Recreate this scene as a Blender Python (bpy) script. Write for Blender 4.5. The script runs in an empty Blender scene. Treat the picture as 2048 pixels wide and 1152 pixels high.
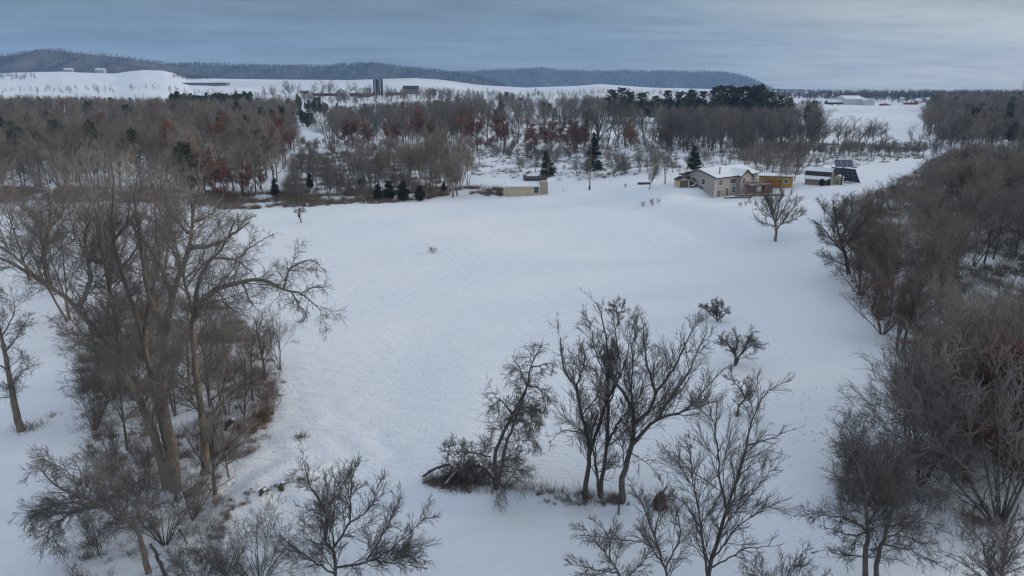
import bpy, math
import numpy as np

S = bpy.context.scene
COL = S.collection
PI = math.pi
R = math.radians

# ------------------------------------------------------------------ camera
PITCH = R(15.8); F = 1400.0; CH = 27.0          # F in pixels of the 2048 px wide photograph
cam_d = bpy.data.cameras.new('camera')
cam_d.sensor_width = 36; cam_d.lens = F / 2048 * 36
cam_d.clip_start = 0.5; cam_d.clip_end = 30000
cam = bpy.data.objects.new('camera', cam_d); COL.objects.link(cam)
cam.location = (0, 0, CH); cam.rotation_euler = (R(90) - PITCH, 0, 0)
S.camera = cam
S.view_settings.view_transform = 'Standard'
S.view_settings.look = 'None'
S.view_settings.exposure = 0.16
S.view_settings.gamma = 1.0
S.view_settings.use_curve_mapping = False
S.cycles.volume_bounces = 1
S.cycles.use_denoising = True
S.cycles.denoiser = 'OPENIMAGEDENOISE'
S.cycles.denoising_prefilter = 'ACCURATE'
S.cycles.denoising_input_passes = 'RGB_ALBEDO_NORMAL'
S.cycles.use_adaptive_sampling = False
S.cycles.filter_width = 1.25
S.cycles.max_bounces = 5
S.cycles.diffuse_bounces = 3

# ------------------------------------------------------------------ sky and sun
SUN_AZ = R(72); SUN_EL = R(13)                   # azimuth from +Y towards +X
W = bpy.data.worlds.new('World'); S.world = W; W.use_nodes = True
nt = W.node_tree; nt.nodes.clear()
def N(t, typ, **kw):
    n = t.nodes.new(typ)
    for k, v in kw.items(): setattr(n, k, v)
    return n
def math_n(t, op, a, b=None, c=None):
    n = N(t, 'ShaderNodeMath', operation=op)
    for i, v in enumerate((a, b, c)):
        if v is None: continue
        if isinstance(v, (int, float)): n.inputs[i].default_value = v
        else: t.links.new(v, n.inputs[i])
    return n.outputs[0]
def mix_n(t, fac, a, b, blend='MIX'):
    n = N(t, 'ShaderNodeMix', data_type='RGBA', blend_type=blend)
    for s, v in ((n.inputs['Factor'], fac), (n.inputs[6], a), (n.inputs[7], b)):
        if isinstance(v, (int, float)): s.default_value = v
        elif isinstance(v, (tuple, list)): s.default_value = (*v[:3], 1)
        else: t.links.new(v, s)
    return n.outputs[2]
def ramp_n(t, fac, stops):
    n = N(t, 'ShaderNodeValToRGB')
    t.links.new(fac, n.inputs[0])
    cr = n.color_ramp
    while len(cr.elements) < len(stops): cr.elements.new(0.5)
    for e, (p, c) in zip(cr.elements, stops):
        e.position = p; e.color = (*c, 1) if len(c) == 3 else c
    return n.outputs[0]
def maprange(t, v, a, b, c=0.0, d=1.0, smooth=False):
    n = N(t, 'ShaderNodeMapRange')
    if smooth: n.interpolation_type = 'SMOOTHSTEP'
    t.links.new(v, n.inputs[0])
    for i, x in enumerate((a, b, c, d)): n.inputs[i + 1].default_value = x
    return n.outputs[0]

tc = N(nt, 'ShaderNodeTexCoord')
sep = N(nt, 'ShaderNodeSeparateXYZ'); nt.links.new(tc.outputs['Generated'], sep.inputs[0])
sky = N(nt, 'ShaderNodeTexSky', sky_type='NISHITA')
sky.sun_disc = False; sky.sun_elevation = SUN_EL; sky.sun_rotation = SUN_AZ
sky.air_density = 1.0; sky.dust_density = 2.0; sky.ozone_density = 1.5
zz = math_n(nt, 'MAXIMUM', sep.outputs[2], 0.0)
den = math_n(nt, 'ADD', zz, 0.06)
cx = math_n(nt, 'DIVIDE', sep.outputs[0], den)
cy = math_n(nt, 'DIVIDE', sep.outputs[1], den)
comb = N(nt, 'ShaderNodeCombineXYZ')
nt.links.new(cx, comb.inputs[0]); nt.links.new(cy, comb.inputs[1])
def cloud(sx, sy, scale, detail, seed, rot=0.0, dist=0.4):
    mp = N(nt, 'ShaderNodeMapping')
    mp.inputs['Scale'].default_value = (sx, sy, 1); mp.inputs['Location'].default_value = (seed, seed * .7, seed)
    mp.inputs['Rotation'].default_value = (0, 0, rot)
    nt.links.new(comb.outputs[0], mp.inputs[0])
    n = N(nt, 'ShaderNodeTexNoise'); n.inputs['Scale'].default_value = scale
    n.inputs['Detail'].default_value = detail; n.inputs['Roughness'].default_value = 0.52
    n.inputs['Distortion'].default_value = dist
    nt.links.new(mp.outputs[0], n.inputs['Vector'])
    return n.outputs[0]
c1 = cloud(0.26, 0.42, 1.0, 5, 5.3, R(-14), .5)
c2 = cloud(0.55, 1.0, 1.5, 7, 8.7, R(-10), .9)
# overcast layer, colour by elevation (values are radiance x 10: the Background runs at strength 0.1)
base = ramp_n(nt, zz, [(0.0, (2.0, 2.45, 2.95)), (0.045, (1.8, 2.3, 2.85)), (0.10, (1.45, 1.95, 2.5)),
                       (0.16, (1.5, 2.0, 2.6)), (0.35, (3.4, 4.1, 5.0)), (1.0, (6.0, 6.9, 8.3))])
cm = math_n(nt, 'ADD', math_n(nt, 'MULTIPLY', c1, 0.55), math_n(nt, 'MULTIPLY', c2, 0.45))
shade = maprange(nt, cm, 0.38, 0.64, 0.78, 1.34)
sc_ = N(nt, 'ShaderNodeVectorMath', operation='SCALE')
nt.links.new(base, sc_.inputs[0]); nt.links.new(shade, sc_.inputs[3])
# thinner, warmer cloud towards the low sun on the right
az = N(nt, 'ShaderNodeVectorMath', operation='DOT_PRODUCT')
nt.links.new(tc.outputs['Generated'], az.inputs[0]); az.inputs[1].default_value = (math.sin(SUN_AZ), math.cos(SUN_AZ), 0.15)
warm = maprange(nt, az.outputs['Value'], 0.40, 0.90, 0, 1.0, True)
warm2 = math_n(nt, 'MULTIPLY', warm, maprange(nt, cm, 0.34, 0.62, 0.45, 1.25))
cl = mix_n(nt, warm2, sc_.outputs[0], (5.6, 5.7, 5.2))
tot = mix_n(nt, 0.90, sky.outputs[0], cl)
bg = N(nt, 'ShaderNodeBackground'); bg.inputs[1].default_value = 0.1
nt.links.new(tot, bg.inputs[0])
wo = N(nt, 'ShaderNodeOutputWorld'); nt.links.new(bg.outputs[0], wo.inputs[0])

sd = bpy.data.lights.new('sun', 'SUN'); sd.energy = 1.5; sd.angle = R(11); sd.color = (1.0, 0.86, 0.70)
sun = bpy.data.objects.new('sun', sd); COL.objects.link(sun)
sun.rotation_euler = (R(90) - SUN_EL, 0, -SUN_AZ + PI)

# ------------------------------------------------------------------ helpers
rng0 = np.random.default_rng(5)
def sstep(v, a, b):
    t = np.clip((v - a) / (b - a), 0, 1); return t * t * (3 - 2 * t)
cp, sp = math.cos(PITCH), math.sin(PITCH)
HOUSE_C = np.array([50.6, 174.5]); HOUSE_T = R(40)
# crest line of the far fields, photo column -> photo row
FX = [-600, 0, 130, 170, 235, 260, 290, 330, 355, 380, 420, 560, 700, 760, 830, 880, 960, 1050, 1150, 1200, 1240, 1300, 1420, 1500, 1600, 2600]
FY = [150, 146, 143, 145, 147, 143, 140, 141, 147, 156, 157, 159, 160, 158, 156, 159, 170, 175, 172, 168, 171, 175, 178, 181, 184, 186]
def row_z(row, d):                      # height of a point seen at photo row `row`, d metres ahead
    return CH + d * np.tan(np.arctan((576 - row) / F) - PITCH)
def height(x, y):
    x = np.asarray(x, float); y = np.asarray(y, float)
    r = np.hypot(x, y)
    z = 0.30 * np.sin(x / 23 + 1) * np.sin(y / 31 + .5) + 0.13 * np.sin(x / 9.3 + y / 14.) + 0.07 * np.sin(x / 4.1 - y / 5.3 + 2)
    z = z * (1 + r / 300.)
    # plateau on the right of the field (drive, house); its flank falls towards the field
    xc = np.interp(y, [0, 70, 110, 135, 165, 200, 1000], [60, 52, 40, 34, 28, 20, 20])
    w = np.interp(y, [0, 90, 140, 200], [14, 15, 18, 30])
    z = z + 2.6 * sstep(x, xc, xc + w) * sstep(y, 40, 100) - 0.0
    # mound beside the gable end of the house
    dx, dy = x - HOUSE_C[0], y - HOUSE_C[1]
    lx = dx * math.cos(HOUSE_T) + dy * math.sin(HOUSE_T); ly = -dx * math.sin(HOUSE_T) + dy * math.cos(HOUSE_T)
    near = sstep(-np.hypot(lx - 8, ly - 5), -34, -15)
    z = z * (1 - near) + near * 1.0
    z = z + 2.1 * sstep(ly, 0.5, 5) * (1 - sstep(-lx, 6, 30)) * (1 - sstep(lx, 22, 34)) * sstep(-ly, -60, -25)
    # low bank under the trees in the foreground
    yb = 41.2 + 0.25 * np.sin(x / 1.7)
    z = z + 0.8 * sstep(y, yb - .9, yb + .3) * sstep(x, -12, -3) * (1 - sstep(x, 10, 34)) * (1 - sstep(y, 44, 95))
    # hummocky ground under the tangled tree clump on the left
    hm = np.exp(-((x + 17) / 8.) ** 2 - ((y - 42) / 12.) ** 2)
    z = z + hm * (0.16 * np.sin(x * .9 + 1.3 * np.sin(y * .6)) * np.sin(y * .8 + 1.1 * np.sin(x * .5)) + 0.07 * np.sin(x * 2.1 + 2 * np.sin(y * .9)))
    ub = (x + 17.6) * .795 + (y - 42.0) * .605; vb = -(x + 17.6) * .605 + (y - 42.0) * .795 + .2 * np.sin(x * 1.1)
    z = z + .65 * np.exp(-(np.maximum(vb, 0) / 1.1) ** 2 - (np.minimum(vb, 0) / .45) ** 2) * sstep(ub, -3, 0) * (1 - sstep(ub, 4.5, 8))
    for x0_, y0_, x1_, y1_, dp, wd_ in ((63, 172, 92, 196, .10, .5), (66, 171, 95, 195, .10, .5), (95, 196, 170, 290, .12, .6), (98, 195, 173, 288, .12, .6), (10, 150, 26, 92, .06, .3)):
        ex, ey = x1_ - x0_, y1_ - y0_; tt = np.clip(((x - x0_) * ex + (y - y0_) * ey) / (ex * ex + ey * ey), 0, 1)
        dd_ = np.hypot(x - x0_ - tt * ex - 1.2 * np.sin(tt * 7), y - y0_ - tt * ey)
        z = z - dp * np.exp(-(dd_ / wd_) ** 2)
    # far fields climbing to their crest
    fwd = np.maximum(y, 1.0)
    px = 1024 + F * (x / fwd) / cp
    px = np.clip(px, -600, 2600)
    D1 = 2300.
    zt = row_z(np.interp(px, FX, FY), D1)
    t = np.clip((y - 380) / (D1 - 380), 0, 1.0)
    prof = t + 0.10 * np.sin(t * 9) * t * (1 - t) * 2
    z = z * (1 - t) + np.where(y > 0, zt * prof, 0)
    return z
def ray(px, py):
    u = (px - 1024) / F; v = (576 - py) / F
    return np.array([u, cp + v * sp, -sp + v * cp])
def G(px, py):                          # ground point seen at a photo pixel
    d = ray(px, py)
    ys = np.geomspace(8, 2290, 1500)
    zz_ = CH + d[2] / d[1] * ys
    h = height(d[0] / d[1] * ys, ys)
    i = np.argmax(zz_ < h)
    if zz_[i] >= h[i]: i = len(ys) - 1
    a, b = ys[max(i - 1, 0)], ys[i]
    for _ in range(14):
        m = (a + b) / 2
        if CH + d[2] / d[1] * m < height(d[0] / d[1] * m, m): b = m
        else: a = m
    y = (a + b) / 2; x = d[0] / d[1] * y
    return np.array([x, y, float(height(x, y))])
def at_y(px, py, y):                    # point on a pixel's ray, y metres ahead
    d = ray(px, py); t = y / d[1]
    return np.array([d[0] * t, y, CH + d[2] * t])
def top_h(px, py, base):                # height of a thing standing at base whose top shows at row py
    return at_y(px, py, base[1])[2] - base[2]

def tag(o, label=None, cat=None, group=None, kind=None):
    if label: o['label'] = label
    if cat: o['category'] = cat
    if group: o['group'] = group
    if kind: o['kind'] = kind
    return o
def empty(name, loc, rz=0, label=None, cat=None, group=None, sc=1):
    o = bpy.data.objects.new(name, None); COL.objects.link(o)
    o.location = [float(v) for v in loc]; o.rotation_euler = (0, 0, rz); o.scale = (sc,) * 3
    o.empty_display_size = 0.2
    return tag(o, label, cat, group)
def link(name, me, parent=None, loc=(0, 0, 0), rz=0):
    o = bpy.data.objects.new(name, me); COL.objects.link(o)
    o.location = [float(v) for v in loc]; o.rotation_euler = (0, 0, rz)
    if parent: o.parent = parent
    return o

def np_mesh(name, V, Fq, mats, mi=None, smooth=False, attrs=None):
    """V (n,3), Fq: list of (m,k) index arrays"""
    me = bpy.data.meshes.new(name)
    V = np.ascontiguousarray(V, dtype=np.float32)
    me.vertices.add(len(V)); me.vertices.foreach_set('co', V.ravel())
    Fq = [f for f in Fq if len(f)]
    loops = np.concatenate([f.ravel() for f in Fq]).astype(np.int32)
    tot_ = np.concatenate([np.full(len(f), f.shape[1]) for f in Fq])
    st = np.concatenate([[0], np.cumsum(tot_)[:-1]]).astype(np.int32)
    me.loops.add(len(loops)); me.loops.foreach_set('vertex_index', loops)
    me.polygons.add(len(st)); me.polygons.foreach_set('loop_start', st)
    for m in mats: me.materials.append(m)
    if mi is not None: me.polygons.foreach_set('material_index', np.concatenate(mi).astype(np.int32))
    if smooth: me.polygons.foreach_set('use_smooth', np.ones(len(st), bool))
    if attrs:
        for k, a in attrs.items():
            at = me.attributes.new(k, 'FLOAT', 'POINT'); at.data.foreach_set('value', np.asarray(a, np.float32))
    me.update(calc_edges=True)
    return me

class MB:                                # boxes, prisms and tubes collected into one mesh
    def __init__(s): s.v = []; s.f = []; s.n = 0
    def add(s, vs, fs):
        s.v += [tuple(map(float, p)) for p in vs]; s.f += [[i + s.n for i in f] for f in fs]; s.n += len(vs)
    def box(s, x0, x1, y0, y1, z0, z1):
        s.add([(x0, y0, z0), (x1, y0, z0), (x1, y1, z0), (x0, y1, z0), (x0, y0, z1), (x1, y0, z1), (x1, y1, z1), (x0, y1, z1)],
              [(3, 2, 1, 0), (4, 5, 6, 7), (0, 1, 5, 4), (1, 2, 6, 5), (2, 3, 7, 6), (3, 0, 4, 7)]); return s
    def prism(s, poly, x0, x1, axis='x'):  # poly of (a,z) extruded along axis
        n = len(poly)
        if axis == 'x': vs = [(x0, a, z) for a, z in poly] + [(x1, a, z) for a, z in poly]
        elif axis == 'y': vs = [(a, x0, z) for a, z in poly] + [(a, x1, z) for a, z in poly]
        else: vs = [(a, b, x0) for a, b in poly] + [(a, b, x1) for a, b in poly]
        s.add(vs, [tuple(range(n))[::-1], tuple(range(n, 2 * n))] + [(i, (i + 1) % n, n + (i + 1) % n, n + i) for i in range(n)])
        return s
    def tube(s, pts, rad, sides=8, cap=True):
        pts = np.array(pts, float); n = len(pts)
        rad = [rad] * n if np.isscalar(rad) else rad
        t = np.gradient(pts, axis=0); t /= np.linalg.norm(t, axis=1)[:, None] + 1e-9
        vs = []
        for p, q, r in zip(pts, t, rad):
            ref = np.array([0, 0, 1.]) if abs(q[2]) < .9 else np.array([1., 0, 0])
            u = np.cross(q, ref); u /= np.linalg.norm(u); v = np.cross(q, u)
            for k in range(sides):
                a = 2 * PI * k / sides; vs.append(p + r * (math.cos(a) * u + math.sin(a) * v))
        fs = [(i * sides + k, i * sides + (k + 1) % sides, (i + 1) * sides + (k + 1) % sides, (i + 1) * sides + k) for i in range(n - 1) for k in range(sides)]
        if cap: fs += [tuple(range(sides))[::-1], tuple((n - 1) * sides + k for k in range(sides))]
        s.add(vs, fs); return s
    def ball(s, c, r, sx=1, sy=1, sz=1, nu=14, nv=9, jit=0, rg=None):
        vs = []
        for j in range(nv + 1):
            th = PI * j / nv
            for i in range(nu):
                ph = 2 * PI * i / nu
                q = r * (1 + (rg.uniform(-jit, jit) if rg is not None else 0))
                vs.append((c[0] + q * sx * math.sin(th) * math.cos(ph), c[1] + q * sy * math.sin(th) * math.sin(ph), c[2] + q * sz * math.cos(th)))
        s.add(vs, [(j * nu + i, (j + 1) * nu + i, (j + 1) * nu + (i + 1) % nu, j * nu + (i + 1) % nu) for j in range(nv) for i in range(nu)])
        return s
    def mesh(s, name, mat, smooth=False):
        me = bpy.data.meshes.new(name); me.from_pydata(s.v, [], s.f); me.materials.append(mat)
        if smooth: me.polygons.foreach_set('use_smooth', np.ones(len(me.polygons), bool))
        me.update(); return me
    def build(s, name, mat, parent=None, smooth=False, loc=(0, 0, 0), rz=0):
        return link(name, s.mesh(name, mat, smooth), parent, loc, rz)

# ------------------------------------------------------------------ materials
def mat(name, col, rough=0.85, var=0.0, scale=4.0, col2=None, bump=0.0, bscale=20, metal=0.0, objrand=0.0, stretch=(1, 1, 1), stripes=None, spec=0.3):
    m = bpy.data.materials.new(name); m.use_nodes = True
    t = m.node_tree; b = t.nodes['Principled BSDF']
    b.inputs['Roughness'].default_value = rough; b.inputs['Metallic'].default_value = metal
    b.inputs['Specular IOR Level'].default_value = spec
    tcn = N(t, 'ShaderNodeTexCoord'); mp = N(t, 'ShaderNodeMapping'); mp.inputs['Scale'].default_value = stretch
    t.links.new(tcn.outputs['Object'], mp.inputs[0])
    out = None
    if var or col2:
        n = N(t, 'ShaderNodeTexNoise'); n.inputs['Scale'].default_value = scale; n.inputs['Detail'].default_value = 5
        t.links.new(mp.outputs[0], n.inputs['Vector'])
        f = maprange(t, n.outputs[0], 0.32, 0.68)
        a = tuple(c * (1 - var) for c in col); c2 = col2 or tuple(min(1, c * (1 + var)) for c in col)
        out = mix_n(t, f, a, c2)
    if objrand:
        oi = N(t, 'ShaderNodeObjectInfo')
        k = maprange(t, oi.outputs['Random'], 0, 1, 1 - objrand, 1 + objrand)
        s_ = N(t, 'ShaderNodeVectorMath', operation='SCALE')
        if out: t.links.new(out, s_.inputs[0])
        else: s_.inputs[0].default_value = col
        t.links.new(k, s_.inputs[3]); out = s_.outputs[0]
    if out: t.links.new(out, b.inputs['Base Color'])
    else: b.inputs['Base Color'].default_value = (*col, 1)
    if stripes:                                   # lap siding / ribs as bump: (axis, per metre, strength)
        sx = N(t, 'ShaderNodeSeparateXYZ'); t.links.new(tcn.outputs['Object'], sx.inputs[0])
        fr = math_n(t, 'FRACT', math_n(t, 'MULTIPLY', sx.outputs[stripes[0]], stripes[1]))
        bp = N(t, 'ShaderNodeBump'); bp.inputs['Strength'].default_value = stripes[2]; bp.inputs['Distance'].default_value = 0.03
        t.links.new(fr, bp.inputs['Height']); t.links.new(bp.outputs[0], b.inputs['Normal'])
    elif bump:
        n2 = N(t, 'ShaderNodeTexNoise'); n2.inputs['Scale'].default_value = bscale; n2.inputs['Detail'].default_value = 4
        t.links.new(mp.outputs[0], n2.inputs['Vector'])
        bp = N(t, 'ShaderNodeBump'); bp.inputs['Strength'].default_value = bump; bp.inputs['Distance'].default_value = 0.05
        t.links.new(n2.outputs[0], bp.inputs['Height']); t.links.new(bp.outputs[0], b.inputs['Normal'])
    return m

M_bark = mat('bark_pale', (0.23, 0.185, 0.145), .95, .35, 2.2, stretch=(4, 4, 1), bump=.8, bscale=9, objrand=.12)
M_barkd = mat('bark_dark', (0.115, 0.10, 0.088), .95, .3, 2.5, stretch=(4, 4, 1), bump=.7, bscale=9, objrand=.2)
M_twig = mat('twig_brown', (0.210, 0.186, 0.164), .9, objrand=.25)
M_twigd = mat('twig_dark', (0.145, 0.126, 0.112), .9, objrand=.25)
M_twigp = mat('twig_pale', (0.28, 0.24, 0.20), .9, objrand=.18)
M_twigr = mat('twig_reddish', (0.18, 0.122, 0.10), .9, objrand=.2)
M_farw = mat('far_wood', (0.075, 0.068, 0.064), .95, objrand=.2)
M_russet = mat('russet_leaves', (0.23, 0.115, 0.075), .8, .35, 1.5, objrand=.2)
M_pine = mat('pine_needles', (0.070, 0.082, 0.052), .75, .4, 1.2, objrand=.2)
M_spruce = mat('spruce_needles', (0.042, 0.056, 0.040), .75, .4, 1.2, objrand=.2)
M_cedar = mat('cedar_foliage', (0.060, 0.055, 0.032), .8, .4, 1.2, objrand=.25)
M_grass = mat('dead_grass', (0.24, 0.165, 0.10), .9, .35, .6, objrand=.2)
M_snow = mat('snow_cover', (0.80, 0.81, 0.83), .75, .03, 1.0, bump=.25, bscale=3)
M_white = mat('white_trim', (0.72, 0.71, 0.68), .5, .06, 3)
M_glass = mat('window_glass', (0.035, 0.038, 0.042), .12, spec=.6)
M_dark = mat('dark_metal', (0.035, 0.035, 0.04), .5)
M_wood = mat('weathered_wood', (0.16, 0.12, 0.09), .9, .3, 3, stretch=(1, 1, 8))
M_deckw = mat('red_stained_wood', (0.10, 0.035, 0.032), .8, .25, 3)

# ground: snow with stubble / dead grass breaking through where `brush` is set
def snow_material():
    m = bpy.data.materials.new('snow_ground'); m.use_nodes = True
    t = m.node_tree; b = t.nodes['Principled BSDF']
    b.inputs['Roughness'].default_value = 0.7; b.inputs['Specular IOR Level'].default_value = 0.2
    geo = N(t, 'ShaderNodeNewGeometry')
    def noise(scale, det=4, st=(1, 1, 1), rough=.55, rot=0):
        mp = N(t, 'ShaderNodeMapping'); mp.inputs['Scale'].default_value = st; mp.inputs['Rotation'].default_value = (0, 0, rot)
        t.links.new(geo.outputs['Position'], mp.inputs[0])
        n = N(t, 'ShaderNodeTexNoise'); n.inputs['Scale'].default_value = scale; n.inputs['Detail'].default_value = det
        n.inputs['Roughness'].default_value = rough
        t.links.new(mp.outputs[0], n.inputs['Vector']); return n.outputs[0]
    col = mix_n(t, maprange(t, noise(.05, 4), .35, .65), (0.78, 0.80, 0.835), (0.82, 0.825, 0.845))
    a1 = N(t, 'ShaderNodeAttribute'); a1.attribute_name = 'brush'
    a2 = N(t, 'ShaderNodeAttribute'); a2.attribute_name = 'farstrip'
    bn = math_n(t, 'ADD', math_n(t, 'MULTIPLY', noise(.9, 6, rough=.7), .6), math_n(t, 'MULTIPLY', noise(.12, 4), .4))
    thr = math_n(t, 'SUBTRACT', 0.80, math_n(t, 'MULTIPLY', a1.outputs['Fac'], 0.36))
    f = math_n(t, 'MULTIPLY', math_n(t, 'SUBTRACT', bn, thr), 9.0); 
    n_ = N(t, 'ShaderNodeClamp'); t.links.new(f, n_.inputs[0])
    fb = math_n(t, 'MULTIPLY', n_.outputs[0], 0.85)
    soil = mix_n(t, noise(3.0, 4), (0.13, 0.10, 0.08), (0.30, 0.235, 0.175))
    col = mix_n(t, fb, col, soil)
    # stubble rows in the far fields
    fs = math_n(t, 'MULTIPLY', a2.outputs['Fac'], maprange(t, noise(.02, 6, (1, 7, 1), rough=.7), .42, .60))
    col = mix_n(t, fs, col, (0.30, 0.23, 0.19))
    t.links.new(col, b.inputs['Base Color'])
    bp = N(t, 'ShaderNodeBump'); bp.inputs['Strength'].default_value = 0.9; bp.inputs['Distance'].default_value = 0.35
    # wind ripples, hummocks, and small pits of old footprints
    h = math_n(t, 'ADD', math_n(t, 'MULTIPLY', noise(.45, 5, (1, 2.2, 1), .62, R(-14)), .95), math_n(t, 'MULTIPLY', noise(2.6, 5), .22))
    vor = N(t, 'ShaderNodeTexVoronoi'); vor.inputs['Scale'].default_value = 0.9
    t.links.new(geo.outputs['Position'], vor.inputs['Vector'])
    pit = maprange(t, vor.outputs['Distance'], 0.05, 0.24)
    pit = math_n(t, 'MULTIPLY', math_n(t, 'SUBTRACT', 1, pit), maprange(t, noise(.06, 3), .50, .62))
    h = math_n(t, 'SUBTRACT', h, math_n(t, 'MULTIPLY', pit, .45))
    t.links.new(h, bp.inputs['Height']); t.links.new(bp.outputs[0], b.inputs['Normal'])
    return m
M_ground = snow_material()

# ------------------------------------------------------------------ ground sheet
def px_row(x, y, z=0):
    dep = y * cp - (z - CH) * sp; up = y * sp + (z - CH) * cp
    dep = np.where(dep > 1, dep, 1)
    return 1024 + F * x / dep, 576 - F * up / dep
def in_poly(px, py, poly):
    px = np.asarray(px, float); py = np.asarray(py, float); c = np.zeros(px.shape, bool)
    n = len(poly)
    for i in range(n):
        x1, y1 = poly[i]; x2, y2 = poly[(i + 1) % n]
        if y1 == y2: continue
        m = ((y1 > py) != (y2 > py)) & (px < (x2 - x1) * (py - y1) / (y2 - y1) + x1)
        c ^= m
    return c
BRUSH = [  # (outline of ground area as seen in the photo, how much shows through)
    ([(-400, 395), (60, 396), (290, 402), (470, 416), (700, 410), (830, 400), (900, 386), (1010, 392), (1010, 378), (940, 374), (930, 345), (880, 300), (600, 260), (300, 215), (-400, 215)], .62),
    ([(930, 352), (1430, 362), (1600, 345), (1850, 318), (1850, 230), (930, 230)], .42),
    ([(905, 350), (930, 362), (1470, 366), (1530, 350), (1000, 345)], .55),
    ([(1640, 450), (1708, 560), (1765, 655), (1825, 765), (1860, 830), (1800, 900), (1760, 1000), (1850, 1075), (2600, 1100), (2800, 300), (1900, 305), (1800, 352), (1700, 395)], .70),
    ([(150, 700), (360, 560), (480, 640), (560, 770), (545, 880), (440, 985), (450, 1060), (380, 1160), (140, 1160), (130, 900)], .50),
    ([(845, 955), (900, 985), (1000, 993), (1260, 1008), (1330, 1015), (1330, 998), (1040, 972), (900, 945)], .62),
    ([(0, 862), (60, 870), (90, 850), (40, 838), (0, 845)], .8),
    ([(585, 880), (620, 882), (620, 865), (540, 868)], .6),
    ([(1720, 250), (2600, 330), (2600, 195), (1700, 195)], .45),
]
rr = np.concatenate([[0.3], np.geomspace(3, 24, 40), np.geomspace(24.6, 260, 330), np.geomspace(263, 6400, 200)])
aa = np.concatenate([np.linspace(-180, -62, 60)[:-1], np.linspace(-62, 62, 560), np.linspace(62, 180, 60)[1:-1]])
AA, RR = np.meshgrid(np.radians(aa), rr)
GX, GY = RR * np.sin(AA), RR * np.cos(AA)
GZ = height(GX, GY)
ppx, ppy = px_row(GX, GY, 0 * GZ)
br = np.zeros(GX.shape)
for poly, amt in BRUSH: br = np.maximum(br, in_poly(ppx, ppy, poly) * amt)
for _ in range(2):
    br[1:-1] = (br[:-2] + br[1:-1] + br[2:]) / 3; br[:, 1:-1] = (br[:, :-2] + br[:, 1:-1] + br[:, 2:]) / 3
br[GY < 5] = 0
fst = (GY > 700) * 0.55 * (0.5 + 0.5 * np.sin(GX / 170. + GY / 300.) * np.sin(GY / 120.)) * (ppx > 430)
nr, na = GX.shape
idx = np.arange(nr * na).reshape(nr, na)
q1 = np.stack([idx[:-1, :], idx[1:, :], np.roll(idx, -1, 1)[1:, :], np.roll(idx, -1, 1)[:-1, :]], -1).reshape(-1, 4)[:, ::-1]
gme = np_mesh('ground', np.stack([GX, GY, GZ], -1).reshape(-1, 3), [q1], [M_ground], smooth=True,
              attrs={'brush': br.ravel(), 'farstrip': fst.ravel()})
ground = link('ground', gme); tag(ground, 'snow covered field and rolling farmland', kind='structure')

# ------------------------------------------------------------------ tree engine (vectorised)
def norm(v): return v / (np.linalg.norm(v, axis=-1, keepdims=True) + 1e-9)
def sweep(rg, start, dirs, lens, rads, S_, wob, trop, taper):
    n = len(start); p = start.copy(); d = norm(dirs)
    P = [p.copy()]; st = (lens / S_)[:, None]
    tz = np.array([0, 0, trop])
    for s in range(S_):
        d = norm(d + rg.normal(0, wob, (n, 3)) + tz)
        p = p + d * st; P.append(p.copy())
    P = np.stack(P, 1)
    k = np.linspace(0, 1, S_ + 1)[None]
    rad = rads[:, None] * (1 - (1 - taper) * k)
    return dict(P=P, r=rad, L=lens)
def kids(rg, par, K, t0=.2, t1=1., ang=45, asd=10, lr=.5, lshape=.4, rr=.6, S_=3, wob=.12, trop=.03, taper=.35, rmin=.006, lmin=.15, flat=0):
    P, r, L = par['P'], par['r'], par['L']
    n, m = P.shape[:2]
    prune = n > 25
    if prune: K = int(round(K * 1.35))
    t = (np.arange(K)[None] + rg.uniform(0, 1, (n, K))) / K
    t = t0 + (t1 - t0) * t
    f = t * (m - 1); i = np.minimum(f.astype(int), m - 2); w = (f - i)
    ii = np.arange(n)[:, None]
    A, B = P[ii, i], P[ii, i + 1]
    pos = A * (1 - w[..., None]) + B * w[..., None]
    tan = norm(B - A)
    rad = (r[ii, i] * (1 - w) + r[ii, i + 1] * w)
    q = rg.normal(0, 1, (n, K, 3)); q[..., 2] *= (1 - flat)
    q = norm(q - (q * tan).sum(-1, keepdims=True) * tan)
    a = np.radians(rg.normal(ang, asd, (n, K)))[..., None]
    d = tan * np.cos(a) + q * np.sin(a)
    ln = np.maximum(L[:, None] * lr * (1 - lshape * t) * rg.uniform(.6, 1.25, (n, K)), lmin)
    cr = np.maximum(np.minimum(rad * rr, rad * .95), rmin)
    if prune:
        kp = (rg.uniform(0, 1, (n, K)) < np.clip(L / np.percentile(L, 78), .08, 1)[:, None])
        return sweep(rg, pos[kp], d[kp], ln[kp], cr[kp], S_, wob, trop, taper)
    return sweep(rg, pos.reshape(-1, 3), d.reshape(-1, 3), ln.ravel(), cr.ravel(), S_, wob, trop, taper)
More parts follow.
